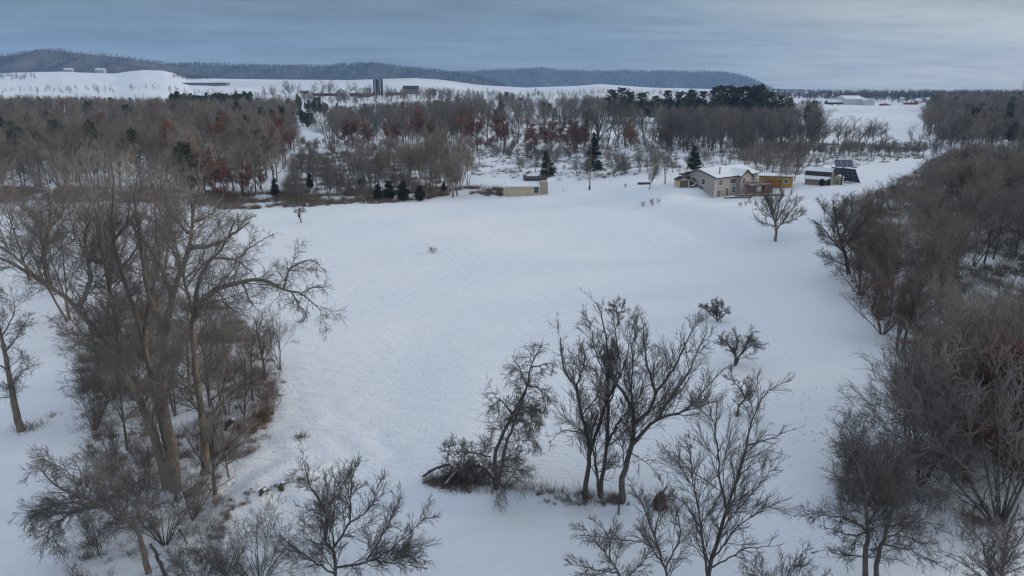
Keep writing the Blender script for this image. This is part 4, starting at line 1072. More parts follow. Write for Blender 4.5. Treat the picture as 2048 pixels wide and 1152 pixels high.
hero(14, 'tree with one huge limb arching right over the open snow', (405, 947), [
    ([(405, 945), (412, 917), (404, 840), (392, 740), (385, 662), (392, 593), (403, 544), (431, 510), (451, 489), (470, 440)], .35, .05, -.5),
    ([(390, 640), (406, 610), (434, 579), (479, 565), (517, 558), (562, 576), (608, 590), (642, 621)], .26, .03, -2.5),
    ([(562, 576), (580, 540), (620, 520), (655, 545)], .09, .015, -2.5), ([(431, 512), (469, 520), (500, 540), (512, 552)], .11, .02, 1),
    ([(469, 520), (510, 489), (548, 468)], .08, .015, 2), ([(600, 588), (625, 575), (650, 570)], .05, .012, -3), ([(479, 565), (500, 600), (520, 625)], .08, .015, -3),
    ([(434, 579), (455, 620), (470, 665)], .1, .015, -3.5), ([(575, 580), (600, 610), (610, 640)], .06, .012, -3.2)],
     GL, M_bark, M_twigd, ang=46, lr=.24, trop=-.01, K=(10, 6, 5, 4))
hero(15, 'pale trunk leaning far left with bare forks over the snow', (338, 972), [
    ([(338, 972), (310, 880), (250, 742), (208, 683), (163, 628), (118, 583), (94, 569), (35, 534), (-10, 512)], .38, .07, -2),
    ([(94, 560), (87, 506), (97, 465), (100, 410), (92, 350)], .20, .03, -.5), ([(87, 500), (83, 478), (69, 437), (35, 409), (10, 395)], .15, .02, -3),
    ([(94, 569), (62, 544), (28, 510), (-10, 485)], .16, .03, -4), ([(163, 628), (180, 560), (170, 480), (190, 400)], .2, .03, 2), ([(250, 742), (232, 640), (215, 560), (205, 470), (215, 390)], .22, .03, 1),
    ([(97, 465), (125, 420), (130, 370)], .1, .02, 1), ([(208, 683), (170, 670), (140, 700)], .08, .02, -4)],
     GL, M_bark, M_twig, ang=42, lr=.24, trop=.02, K=(10, 6, 5, 4))
hero(16, 'second tallest pale trunk in the middle of the left clump', (345, 955), [
    ([(345, 958), (325, 850), (288, 690), (265, 610), (240, 540), (226, 482), (222, 440), (228, 370), (220, 320)], .31, .04, 2.5),
    ([(250, 586), (236, 524), (205, 460), (180, 400)], .15, .03, 4), ([(288, 680), (300, 600), (318, 520), (310, 440), (320, 360)], .2, .03, 4.5),
    ([(226, 482), (255, 440), (262, 380)], .11, .02, 1), ([(240, 540), (270, 500), (285, 450)], .12, .02, 5)],
     GL, M_bark, M_twig, ang=40, lr=.27, trop=.05, K=(10, 6, 5, 4))
hero(17, 'straight bare tree cut by the left edge of the photo', (42, 862), [
    ([(42, 858), (21, 767), (7, 690), (-4, 645), (-14, 600)], .34, .05, .4), ([(16, 740), (-20, 720), (-50, 700)], .09, .02, -.5), ([(12, 705), (52, 645), (60, 630)], .07, .015, 1),
    ([(22, 770), (50, 740), (66, 745)], .06, .015, -1), ([(5, 680), (30, 620), (20, 575)], .08, .015, 0), ([(26, 790), (-10, 800), (-30, 830)], .06, .015, .5)],
     None, M_bark, M_twigd, ang=48, lr=.35, trop=.0, K=(6, 5, 5, 3))
# orchard trees standing alone on the field
for sd, lab, bp, lm, wd in (
    (20, 'small orchard tree with bent crown above the bank trees', (1238, 652), [([(1238, 650), (1236, 632), (1228, 618), (1216, 620)], .13, .03, 0), ([(1236, 632), (1246, 615), (1250, 602)], .07, .02, .8), ([(1232, 624), (1228, 610), (1240, 600)], .06, .02, -.8)], 1),
    (21, 'round bushy orchard shrub, farthest right of the small ones', (1436, 643), [([(1436, 642), (1432, 625), (1424, 605)], .14, .02, 0), ([(1436, 640), (1444, 620), (1444, 604)], .08, .02, .9), ([(1435, 640), (1415, 622), (1404, 612)], .07, .02, -.7), ([(1434, 632), (1434, 610), (1430, 600)], .06, .02, 1.2), ([(1437, 638), (1450, 628), (1452, 618)], .05, .02, -.7)], 1),
    (22, 'wide flat topped orchard tree with a short split trunk', (1471, 731), [([(1471, 729), (1470, 705), (1452, 690), (1432, 685)], .17, .02, 0), ([(1473, 728), (1485, 705), (1505, 690), (1532, 690)], .12, .02, .6), ([(1470, 705), (1475, 680), (1470, 660)], .09, .02, 1.2), ([(1487, 702), (1496, 680), (1506, 662)], .08, .02, -1), ([(1460, 697), (1450, 675), (1445, 665)], .06, .02, -1)], 1),
    (23, 'thin Y forked orchard tree with grassy foot', (1475, 833), [([(1475, 831), (1478, 812), (1490, 797), (1478, 775), (1462, 752)], .12, .02, 0), ([(1490, 797), (1500, 778), (1505, 758)], .08, .02, .6), ([(1480, 778), (1490, 765), (1495, 752)], .05, .015, -.5)], 1),
    (24, 'tiny crooked tree near the left far edge of the field', (604, 445), [([(604, 443), (599, 434), (600, 424), (598, 415)], .16, .05, 0), ([(600, 426), (592, 420), (588, 420)], .06, .03, 0), ([(600, 424), (608, 420), (611, 421)], .06, .03, .5)], 1)):
    hero(sd, lab, bp, lm, None, M_barkd, M_twigd, K=(8, 6, 4, 4), lr=.62, ang=44, trop=.03, tk=1.2, kmax=1.6)
hero(25, 'vase shaped bare tree standing alone below the house', (1551, 482), [
    ([(1551, 481), (1552, 462), (1549, 440), (1540, 415), (1528, 392)], .30, .04, 0), ([(1552, 462), (1562, 448), (1580, 425), (1600, 398)], .15, .03, -.5), ([(1551, 450), (1556, 420), (1562, 380)], .14, .03, 1.0),
    ([(1549, 440), (1530, 425), (1510, 410)], .12, .03, -1), ([(1553, 445), (1572, 410), (1585, 382)], .12, .03, 1.5), ([(1550, 435), (1544, 400), (1545, 375)], .12, .03, -1.4),
    ([(1552, 455), (1585, 440), (1612, 425)], .1, .02, .5), ([(1551, 455), (1525, 445), (1505, 438)], .09, .02, .6), ([(1550, 445), (1535, 405), (1515, 392)], .1, .02, 2)],
     None, M_bark, M_twig, K=(10, 6, 5, 4), lr=.50, ang=27, trop=.05, tk=1.1)
hero(26, 'dark spreading tree at the inner corner of the right wood', (1703, 545), [
    ([(1700, 543), (1690, 510), (1682, 480), (1672, 445), (1665, 400)], .34, .04, 0), ([(1690, 510), (1665, 480), (1640, 450), (1622, 440)], .16, .03, -1), ([(1682, 480), (1698, 440), (1705, 395)], .16, .03, 1.5),
    ([(1686, 495), (1715, 460), (1745, 420)], .15, .03, -.5), ([(1695, 530), (1665, 520), (1640, 505)], .1, .02, -2), ([(1672, 445), (1650, 420), (1640, 400)], .1, .02, 1), ([(1690, 505), (1725, 480), (1762, 455)], .12, .02, 2)],
     None, M_barkd, M_twigd, K=(10, 6, 5, 4), lr=.36, ang=38, trop=.02, tk=1.2)
hero(27, 'forked tree with long level branches at the bottom right', (1734, 1185), [
    ([(1734, 1185), (1732, 1120), (1736, 1065), (1730, 1000), (1722, 950), (1700, 900)], .20, .02, 0), ([(1736, 1070), (1700, 1070), (1640, 1050)], .07, .012, -.5), ([(1736, 1065), (1700, 1040), (1650, 1030), (1605, 1030)], .07, .012, .6),
    ([(1732, 1110), (1690, 1110), (1645, 1100)], .05, .01, -1), ([(1732, 1000), (1760, 985), (1790, 1000)], .07, .015, 1), ([(1728, 980), (1690, 960), (1650, 940)], .06, .012, 1), ([(1736, 1050), (1760, 1010), (1780, 960)], .07, .012, -.8)],
     None, M_barkd, M_twigd, K=(9, 6, 4, 4), lr=.34, ang=38, trop=.0, tk=.9)
hero(28, 'second stem tree close beside the forked one at bottom right', (1752, 1190), [
    ([(1752, 1190), (1756, 1110), (1775, 1060), (1786, 1010), (1782, 950), (1800, 890)], .18, .02, .3), ([(1775, 1055), (1830, 1045), (1890, 1050)], .07, .012, -.5), ([(1758, 1090), (1820, 1100), (1880, 1130)], .06, .012, -1.2),
    ([(1786, 1010), (1820, 980), (1850, 960)], .06, .012, .8), ([(1760, 1080), (1800, 1070), (1850, 1090)], .05, .01, 1.4)],
     None, M_barkd, M_twigd, K=(9, 6, 4, 4), lr=.36, ang=38, trop=.0, tk=.9)
hero(29, 'many stemmed bare tree in the bottom right corner', (1995, 1230), [
    ([(1995, 1230), (2003, 1152), (2010, 1100), (2022, 1050), (2040, 1010)], .13, .02, 0), ([(2000, 1190), (1975, 1120), (1950, 1060), (1935, 1030)], .08, .012, .5), ([(2003, 1152), (1985, 1100), (1990, 1050)], .06, .012, -.8),
    ([(2005, 1140), (2040, 1080), (2065, 1040)], .07, .012, .6), ([(1995, 1200), (1960, 1150), (1910, 1120)], .06, .012, -.8), ([(2005, 1150), (2050, 1130), (2080, 1110)], .05, .01, 1)],
     None, M_barkd, M_twigd, K=(8, 6, 4, 4), lr=.4, ang=36, trop=.03, tk=.8)
# dark limb standing out of the right wood on the photo's right side
# undergrowth trees in the left clump, with their own places
rgp = np.random.default_rng(77)
def belt(lst, kinds, lab, group=None, name=None, wid=1.0):
    for n, (px, py, topy) in enumerate(lst):
        b = G(px, py); h = top_h(px, topy, b)
        plant(kinds[n % len(kinds)], b, h, lab[n % len(lab)] if isinstance(lab, list) else lab, group, name=name, wid=wid)
belt([(300, 600, 330), (215, 640, 360), (390, 640, 330), (140, 640, 390), (180, 560, 330), (330, 540, 320), (60, 560, 380), (20, 500, 320), (150, 480, 300), (230, 500, 290), (380, 500, 340)],
     ['pale0', 'pale1', 'spread2', 'fine0'], 'bare pale tree in the fence line behind the left clump', 'fence line trees behind the left clump')
belt([(490, 868, 700), (455, 830, 640), (530, 760, 610), (560, 740, 612), (430, 880, 660), (385, 800, 560), (300, 860, 620), (270, 800, 560), (200, 760, 560), (420, 740, 560), (430, 990, 780), (460, 960, 810), (255, 900, 700), (350, 830, 600), (440, 800, 640), (300, 740, 560), (505, 800, 655), (320, 930, 740)],
     ['up0', 'fine0', 'up1', 'multi0', 'spread1', 'pale0'], 'thin undergrowth tree among the trunks of the left clump', 'undergrowth trees in the left clump')
belt([(385, 1040, 930), (240, 1040, 930), (330, 1090, 980), (200, 1110, 1010), (450, 1150, 1060), (520, 1170, 1030), (400, 1190, 1090), (225, 950, 820), (300, 980, 880), (190, 860, 740), (225, 800, 680), (480, 1200, 1085)],
     ['shrub0', 'shrub1', 'shrub2', 'multi2'], 'tangled grey shrub in the lower part of the left clump', 'shrubs in the left clump')
belt([(530, 800, 735), (545, 830, 770), (520, 720, 650), (270, 760, 680), (110, 590, 545), (160, 690, 620)],
     ['redshrub0'], 'reddish brown bush in the left clump', 'reddish bushes in the left clump')

# ------------------------------------------------------------------ woods, rows and meadows
def wood(name, poly, n, n_ind, seed, kinds, hr, label, group, stuff_label, mind=0, full=60, holes=(), wt=None, wid=1.0, far_scale=1.0, sky=None, tname=None):
    P = scatter(poly, n, seed, mind, holes); rg = np.random.default_rng(seed + 1)
    kk = rg.choice(len(kinds), len(P), p=wt); hh = rg.uniform(*hr, len(P))
    if sky:
        ppx_, _ = px_row(P[:, 0], P[:, 1], P[:, 2]); row = np.interp(ppx_, [a for a, _ in sky], [b for _, b in sky])
        lim = np.maximum(row_z(row, P[:, 1]) - P[:, 2], 1.5); hh = np.minimum(hh, lim * rg.uniform(.5, 1.04, len(P)) ** .8 * np.where(rg.uniform(0, 1, len(P)) < .08, 1.18, 1))
    for i in range(min(n_ind, len(P))):
        nm = kname(kinds[kk[i]])
        lb = label if isinstance(label, str) else label[nm]
        plant(kinds[kk[i]], P[i], hh[i], lb, (group if isinstance(group, str) else group[nm]), rg.uniform(0, 6.28), parts=i < full, wid=wid, name=tname if nm == 'bare_tree' else None)
    if len(P) > n_ind:
        Q = P[n_ind:]
        stuff(name, stuff_label, 'trees', [PR[k]['one'] for k in kinds], Q, hh[n_ind:] / 10 * far_scale, rg.uniform(0, 6.28, len(Q)), kk[n_ind:])

# right wood
wood('thicket', [(1660, 440), (1712, 560), (1768, 655), (1828, 765), (1862, 830), (1812, 905), (1788, 980), (1812, 1062), (2150, 1100), (2420, 1000), (2500, 420), (2300, 305), (1905, 310), (1870, 330), (1790, 366), (1725, 398)],
     660, 300, 500, ['up0', 'up1', 'pale0', 'spread0', 'spread1', 'multi0', 'pale1', 'fine0', 'red0', 'shrub0'], (7.0, 12.0),
     {'bare_tree': 'bare grey tree in the dense wood along the right of the field', 'shrub': 'low tangled shrub under the trees of the right wood'},
     {'bare_tree': 'trees of the right wood', 'shrub': 'shrubs of the right wood'}, 'dense bare wood running back along the right edge', mind=2.3, full=170,
     holes=[[(1960, 560), (2060, 560), (2200, 700), (2000, 720), (1930, 640)], [(1880, 950), (2060, 950), (2100, 1050), (1900, 1050)]], wt=[.14, .14, .14, .09, .09, .1, .1, .09, .05, .06],
     sky=[(1600, 410), (1660, 392), (1700, 382), (1760, 372), (1800, 358), (1840, 330), (1880, 298), (1920, 290), (2060, 282), (2500, 280)])
belt([(1765, 668, 540), (1795, 700, 560), (1720, 590, 470), (1745, 620, 500), (1830, 800, 690), (1850, 850, 720)], ['redshrub0', 'red0'], 'reddish brown bush on the inner edge of the right wood', 'reddish bushes on the edge of the right wood')
for k, (px, py, ty) in enumerate([(1872, 905, 705), (1925, 940, 700), (1995, 925, 690), (1848, 850, 730), (2040, 960, 730)]):
    b = G(px, py); plant('oak%d' % (k % 2), b, top_h(px, ty, b), 'oak holding rust brown leaves inside the lower right wood', 'rust leaved oaks of the right wood', wid=1.35)
belt([(1668, 470, 398), (1650, 440, 392), (1690, 440, 378), (1740, 425, 375), (1790, 410, 352), (1850, 370, 305), (1890, 360, 295), (1760, 430, 366), (1715, 440, 376), (1825, 385, 330)],
     ['fan1', 'spread1', 'fine1', 'up2'], 'bare tree along the snowy drive at the top of the right wood', 'trees lining the snowy drive')
belt([(1735, 1010, 880), (1770, 1040, 900), (1700, 1000, 900), (1790, 950, 800), (1690, 1040, 950), (1760, 980, 850), (1720, 960, 850)], ['shrub1', 'multi2', 'shrub0'], 'bushy shrub at the lower left corner of the right wood', 'bushes at the lower corner of the right wood')

# left wood
wood('wood_mass', [(-500, 396), (60, 396), (290, 402), (480, 408), (548, 372), (575, 330), (592, 300), (585, 218), (420, 208), (0, 208), (-500, 212)],
     2900, 160, 510, ['spread0', 'spread1', 'pale0', 'fine0', 'up0', 'up1', 'oak0', 'pine0', 'multi0'], (10, 17.5),
     {'bare_tree': 'bare grey brown tree at the front of the left wood', 'oak_tree': 'oak with rusty leaves at the front of the left wood', 'pine_tree': 'dark pine among the bare trees of the left wood'},
     {'bare_tree': 'front trees of the left wood', 'oak_tree': 'oaks of the left wood', 'pine_tree': 'pines of the left wood'},
     'deep grey brown wood with dark conifers filling the left background', mind=2.5, full=60, wt=[.20, .17, .17, .14, .12, .08, .02, .05, .05],
     sky=[(-500, 188), (0, 190), (330, 196), (600, 192)],
     holes=[[(228, 392), (310, 392), (318, 350), (240, 345)], [(20, 330), (90, 332), (95, 312), (15, 310)], [(390, 345), (450, 346), (445, 322), (395, 322)], [(120, 275), (210, 277), (205, 262), (125, 262)], [(520, 290), (560, 290), (556, 272), (522, 272)]])
belt([(455, 405, 318), (500, 400, 330), (430, 400, 335), (520, 380, 340)], ['oak0', 'oak1'], 'rust leaved oak at the right end of the left wood', 'rusty oaks at the right end of the left wood')
belt([(570, 335, 235), (560, 320, 250), (578, 300, 260)], ['oak1', 'oak0'], 'tall rusty oak where the left wood meets the meadow', 'tall rusty oaks by the meadow')
stuff('pine_plantation', 'dark green top of a pine plantation behind the left wood', 'pine trees', [FARPINE], (PP := scatter([(342, 224), (345, 207), (505, 207), (505, 224)], 170, 31)), np.random.default_rng(1).uniform(.75, 1.35, len(PP)), prg.uniform(0, 6, len(PP)), np.zeros(len(PP)))

# middle: wood behind the pale willows
wood('grove', [(650, 288), (925, 296), (940, 262), (985, 232), (960, 212), (655, 214)], 800, 60, 520, ['spread0', 'spread1', 'up0', 'up1', 'oak1', 'multi0'], (11, 16),
     {'bare_tree': 'bare tree at the front of the grey grove behind the pale willows', 'oak_tree': 'rusty oak at the front of the grey grove behind the pale willows'},
     {'bare_tree': 'trees of the grey grove', 'oak_tree': 'oaks of the grey grove'}, 'grey brown grove in the middle distance left of centre', mind=2.5, full=0, wt=[.25, .23, .2, .17, .04, .11], sky=[(640, 215), (760, 205), (940, 196), (1000, 200)])
belt([(705, 295, 240), (735, 298, 250), (775, 296, 255), (850, 290, 222), (690, 292, 262), (795, 290, 252)], ['oak0', 'oak1'], 'rusty oak at the foot of the grey grove', 'rusty oaks at the foot of the grey grove', wid=1.4)
belt([(930, 286, 236), (955, 305, 232), (1000, 303, 236), (1068, 306, 246), (1100, 304, 246), (1150, 306, 248), (1140, 300, 244), (1062, 296, 262), (1262, 300, 250), (1325, 300, 258)], ['oak1', 'oak0'], 'rust red leaved oak in the row beyond the meadow', 'rust red oaks in the row beyond the meadow', wid=1.5)
belt([(975, 290, 205), (1010, 292, 208), (1035, 288, 200), (1090, 285, 196), (1120, 282, 200), (1170, 292, 192), (1195, 296, 190), (1215, 294, 195), (1235, 296, 200), (1290, 288, 215), (1310, 285, 220), (1335, 292, 222), (1160, 285, 205), (900, 270, 195), (925, 275, 192), (945, 268, 196), (1250, 292, 198)],
     ['spread0', 'fan0', 'up0', 'spread1', 'fan1'], 'tall bare tree in the long row beyond the meadow', 'tall trees in the row beyond the meadow')
wood('tree_row', [(1330, 306), (1480, 318), (1640, 300), (1640, 278), (1480, 270), (1330, 270)], 130, 60, 530, ['spread0', 'up0', 'fan0', 'multi0', 'up1'], (11, 17),
     'bare tree in the dark row beyond and right of the house', 'dark row of trees beyond the house', 'further trees of the dark row beyond the house', mind=2.5, full=0)
belt([(1500, 285, 218), (1530, 282, 214), (1560, 285, 222), (1590, 290, 235), (1440, 290, 222), (1415, 288, 232), (1470, 285, 228)], ['spread1', 'up1', 'fan1'], 'taller bare tree rising from the dark row beyond the house', 'taller trees of the dark row')
wood('mid_wood', [(930, 258), (1250, 262), (1640, 270), (1640, 232), (1250, 222), (930, 218)], 280, 0, 541, ['spread0', 'up0', 'multi0', 'fine0', 'pine0'], (10, 15),
     '', '', 'grey belt of bare trees between the far field and the meadow row', mind=2, full=0, wt=[.3, .25, .2, .2, .05])
wood('gap_trees', [(585, 262), (655, 262), (660, 212), (585, 210)], 60, 0, 542, ['spread0', 'pine0', 'pine1', 'fine0'], (6, 11), '', '', 'small pines and bare trees in the snowy gap below the farm', mind=2)
wood('meadow_scrub', [(600, 322), (930, 318), (1250, 308), (1640, 306), (1640, 262), (1250, 266), (940, 268), (930, 290), (600, 292)], 480, 0, 543, ['multi0', 'fine0', 'up0', 'shrub0', 'shrub1', 'red0', 'oak0'], (2.0, 5.5),
     '', '', 'layered grey and rusty scrub filling the middle distance', mind=1.5, wt=[.2, .15, .15, .17, .17, .1, .06])
wood('field_scrub', [(930, 232), (1240, 236), (1640, 245), (1640, 214), (1240, 205), (930, 205)], 260, 0, 544, ['multi0', 'fine0', 'up0', 'spread0'], (4, 9),
     '', '', 'loose scrub on the far side of the middle tree belt', mind=2)
wood('back_trees', [(600, 212), (1000, 222), (1400, 262), (1640, 262), (1640, 240), (1000, 205), (600, 200)], 260, 30, 540, ['spread0', 'up0', 'multi0', 'fine0'], (9, 15),
     'distant bare tree scattered on the far snow fields', 'scattered trees on the far fields', 'thin distant trees dotted over the middle fields', mind=4, full=0)
belt([(1675, 292, 235), (1700, 294, 232), (1730, 295, 236), (1745, 290, 238), (1770, 292, 244), (1715, 292, 250), (1690, 290, 250), (1760, 294, 250), (1640, 296, 240)], ['fan0', 'spread0', 'fan1'], 'bare tree in the clump below the white hall', 'tree clump below the white hall')
belt([(1820, 292, 250), (1838, 294, 245), (1860, 292, 240), (1875, 290, 245), (1900, 294, 238)], ['spread0', 'up0'], 'bare tree in the dark clump right of the snowy far field', 'dark clump right of the far field')
wood('hedge_row', [(1480, 326), (1660, 322), (1870, 315), (1870, 306), (1640, 306), (1480, 312)], 130, 60, 545, ['fine0', 'fine1', 'up0', 'multi0'], (4, 7),
     'small grey brown tree in the hedge crossing behind the solar panels', 'hedge of small trees behind the solar panels', 'rest of the hedge behind the solar panels', mind=1.5, full=0)
# trees directly behind the house and the yellow building
belt([(1500, 345, 292), (1520, 348, 285), (1545, 350, 288), (1565, 355, 290), (1580, 358, 298), (1595, 350, 305), (1535, 340, 290), (1480, 335, 290), (1572, 372, 320), (1560, 378, 330), (1618, 340, 303), (1632, 338, 308), (1605, 335, 300), (1470, 330, 292), (1510, 352, 300), (1530, 356, 296), (1550, 358, 305), (1560, 366, 312), (1588, 362, 306), (1490, 338, 300), (1516, 336, 288), (1645, 336, 305), (1460, 328, 298)],
     ['fine0', 'up0', 'spread0', 'fine1'], 'grey bare tree close behind the house and yellow building', 'trees close behind the house')
belt([(1280, 345, 290), (1310, 350, 285), (1345, 345, 290), (1215, 335, 290), (1250, 338, 296)], ['up0', 'fine1'], 'slender bare tree on the meadow left of the house', 'slender trees left of the house')
b = G(1298, 379); plant('fan1', b, top_h(1298, 320, b), 'round reddish twigged tree on the lawn left of the house', rz=.5, wid=1.25)
b = G(1330, 368); plant('up1', b, top_h(1330, 295, b), 'straight bare tree on the lawn next to the round reddish one', rz=1.5)
b = G(1499, 398); o = plant('redshrub0', b, top_h(1499, 366, b), 'dark red twigged tree in front of the deck', rz=1, wid=1.1)
b = G(1391, 372); plant('spruce0', b, top_h(1391, 290, b), 'dark green spruce directly behind the house gable', rz=1)
b = G(1097, 352); plant('spruce0', b, top_h(1097, 300, b), 'snow dusted spruce with bare foot on the meadow', wid=1.2)
b = G(1187, 340); plant('spruce0', b, top_h(1187, 262, b), 'tall narrow spruce behind the lone pole', wid=.8)
for px, py, ty, lb in ((550, 395, 355, 'dark cedar standing alone at the left field edge'), (757, 402, 368, 'low brown green cedar, leftmost of the cluster by the field'), (780, 400, 362, 'dark cedar in the middle of the cluster by the field'),
                       (806, 402, 362, 'dark cedar next to the right end of the cluster'), (840, 402, 370, 'broad low cedar at the right end of the cluster'), (887, 388, 364, 'small dark cedar left of the cream shed'),
                       (728, 368, 351, 'tiny dark cedar under the pale willows'), (620, 378, 345, 'thin loose cedar among saplings'), (450, 280, 232, 'dark conifer rising out of the left wood')):
    b = G(px, py); plant('cedar0', b, top_h(px, ty, b), lb, wid=1.5 if px > 740 else 1.2)
# pale fine-twigged willows
belt([(720, 385, 285), (755, 388, 280), (790, 375, 270), (825, 380, 262), (860, 382, 255), (895, 384, 258), (920, 378, 268), (840, 360, 262), (880, 365, 255), (770, 365, 285), (905, 395, 300), (870, 395, 310), (935, 370, 285), (810, 350, 275)],
     ['fine0', 'fine1'], 'pale fine twigged willow left of the cream shed', 'pale willows left of the cream shed', 'willow_tree')
belt([(900, 385, 320), (915, 392, 330)], ['red0'], 'reddish fine twigged willow beside the small cedar', 'reddish willows beside the small cedar', 'willow_tree')
wood('sapling_stand', [(585, 412), (700, 410), (900, 390), (930, 350), (880, 322), (590, 335)], 110, 110, 550, ['up0', 'up1', 'up2', 'multi1'], (5, 9.5),
     'slim bare sapling in the brushy strip beyond the field', 'saplings in the brushy strip beyond the field', '', mind=1.2, full=40, tname='sapling')
wood('meadow_sapling', [(930, 350), (1440, 358), (1480, 330), (1400, 302), (930, 305)], 80, 80, 560, ['up0', 'up2', 'shrub1', 'multi2'], (2.5, 6.5),
     {'bare_tree': 'small bare sapling on the snowy meadow beyond the pole', 'shrub': 'small grey shrub on the snowy meadow beyond the pole'}, {'bare_tree': 'saplings on the snowy meadow', 'shrub': 'shrubs on the snowy meadow'}, '', mind=2, full=0, tname='sapling')

# pine grove right of centre
PG = [(1228, 245, 178), (1240, 243, 174), (1262, 247, 182), (1285, 246, 184), (1310, 248, 190), (1330, 246, 180), (1352, 246, 182), (1368, 248, 184), (1385, 247, 178), (1402, 246, 181), (1425, 246, 172), (1440, 245, 170), (1455, 246, 170), (1468, 245, 174),
      (1482, 246, 171), (1498, 246, 172), (1512, 247, 168), (1526, 246, 172), (1540, 248, 182), (1556, 248, 190), (1570, 250, 194), (1622, 242, 200)]
for n, (px, py, ty) in enumerate(PG):
    b = G(px, py); plant('pine%d' % (n % 2), b, top_h(px, ty, b), 'tall dark green pine in the grove on the skyline' if n < 21 else 'single dark pine on the far field right of the grove', 'skyline pine grove' if n < 21 else None, parts=True, wid=1.15)
for n, (px, py, ty) in enumerate([(612, 222, 205), (632, 224, 208), (655, 223, 207), (675, 222, 206), (1000, 206, 186), (1015, 206, 184), (1025, 207, 186)]):
    b = G(px, py); plant('pine%d' % (n % 2), b, top_h(px, ty, b), 'small far pine ' + ('below the red farm barn' if px < 700 else 'on the open far field'), 'far pines ' + ('below the farm' if px < 700 else 'on the open field'), parts=False, wid=1.2)
# farmyard trees
belt([(572, 195, 160), (580, 196, 163), (625, 194, 163), (645, 194, 161), (660, 194, 160), (700, 194, 163), (712, 194, 164), (740, 194, 168), (775, 195, 168), (530, 196, 172), (545, 196, 170), (595, 196, 168), (975, 196, 176), (985, 196, 178), (1070, 196, 174), (900, 196, 176), (880, 196, 174), (925, 197, 182), (840, 196, 174)],
     ['spread0', 'fan0', 'spread1'], 'bare tree standing around the distant farmyard', 'trees around the distant farmyard')

# woods on the far right skyline
def far_mass(name, poly, n, seed, sc, label, meshes=None, wts=None):
    P = scatter(poly, n, seed); rg = np.random.default_rng(seed); ms = meshes or FARM
    return stuff(name, label, 'trees', ms, P, rg.uniform(*sc, len(P)), rg.uniform(0, 6.28, len(P)), rg.choice(len(ms), len(P), p=wts))
far_mass('far_wood', [(1500, 197), (1640, 201), (1900, 208), (2200, 208), (2600, 206), (2600, 189), (1500, 189)], 3600, 600, (1.1, 1.6), 'low dark wood along the far right horizon')
far_mass('right_wood_edge', [(1845, 255), (1880, 300), (2100, 320), (2600, 330), (2600, 208), (1870, 206)], 2800, 601, (1.0, 1.7), 'grey wood filling the right background behind the drive', [PR['spread0']['one'], PR['up0']['one'], PR['fine0']['one'], PR['multi0']['one'], PR['pine1']['one']], [.3, .25, .25, .15, .05])
far_mass('right_wood_fringe', [(1890, 300), (2100, 306), (2600, 312), (2600, 262), (1885, 262)], 700, 611, (.7, 1.15), 'nearer fringe of the grey wood in the right background', [PR['spread0']['one'], PR['up0']['one'], PR['fine0']['one'], PR['multi0']['one']])
far_mass('field_hedges', [(-300, 185), (560, 190), (560, 197), (-300, 196)], 150, 602, (.35, .9), 'thin hedge trees along the snow field behind the left wood')
far_mass('slope_trees', [(-200, 160), (70, 160), (75, 153), (-200, 153)], 130, 603, (1.0, 1.5), 'bare clump on the snow slope at the far left')
far_mass('slope_wood', [(345, 157), (420, 159), (415, 154), (352, 150)], 110, 604, (.9, 1.3), 'small wood where the snow mound meets the hills')
far_mass('middle_hedges', [(940, 190), (1240, 192), (1440, 192), (1440, 188), (1200, 185), (940, 186)], 160, 605, (.6, 1.1), 'sparse far hedge trees in front of the hills')

# the bare trees that show largest become objects of their own, the rest one far mass
def shown(q):
    x, y, z = q[1]; a, b_ = px_row(x, y, z + q[2] * .6)
    return (q[2] / math.hypot(x, y)) * (1 if -60 < a < 2110 and b_ < 1300 and y > 5 else .0)
QUEUE.sort(key=lambda q: -shown(q))
NB = 300 - sum(1 for o in COL.objects if o.parent is None and o.name.split('.')[0] == 'bare_tree')
for k, loc, h, lb, gp, rz, wd in QUEUE[:NB]: plant_now(k, loc, h, lb, gp, rz, wd, parts=h / math.hypot(*loc[:2]) > .045)
REST = QUEUE[NB:]; ks = sorted({q[0] for q in REST})
stuff('background_trees', 'bare trees of the middle and far rows beyond the field', 'trees', [PR[k]['one'] for k in ks], [q[1] for q in REST], [q[2] / 10 for q in REST], [q[5] for q in REST], [ks.index(q[0]) for q in REST])

# ------------------------------------------------------------------ dead grass, brush and small things
def tuft_mesh(seed, n, h, spread, m, w=.02):
    rg = np.random.default_rng(seed); t = TB()
    p = np.column_stack([rg.normal(0, spread, (n, 2)), np.full(n, -.03)])
    d = norm(np.column_stack([rg.normal(0, .45, (n, 2)), np.ones(n)]))
    l = sweep(rg, p, d, h * rg.uniform(.5, 1.2, n), np.full(n, w), 2, .15, -.12, .3); t.tubes(l, 3)
    return t.mesh('tuft', [m])
TU = [tuft_mesh(i, 60, .75, .35, M_grass) for i in range(2)] + [tuft_mesh(5, 34, 1.3, .5, M_twig, .016), tuft_mesh(6, 30, .9, .4, M_twigr, .016)]
def grass(poly, n, seed, sc, label, w=(.3, .3, .25, .15)):
    P = scatter(poly, n, seed); rg = np.random.default_rng(seed)
    nz = np.sin(P[:, 0] / 3.1 + P[:, 1] / 7) + np.sin(P[:, 1] / 2.3 - P[:, 0] / 5) + rg.normal(0, .7, len(P))
    P = P[nz > -.3]
    stuff('dead_grass', label, 'dead grass', TU, P, rg.uniform(*sc, len(P)), rg.uniform(0, 6.28, len(P)), rg.choice(4, len(P), p=w))
grass([(-300, 400), (290, 408), (470, 420), (700, 412), (830, 402), (900, 390), (1008, 393), (1008, 380), (900, 372), (600, 385), (-300, 375)], 3600, 700, (.9, 1.6), 'brown dead grass along the far edge of the field')
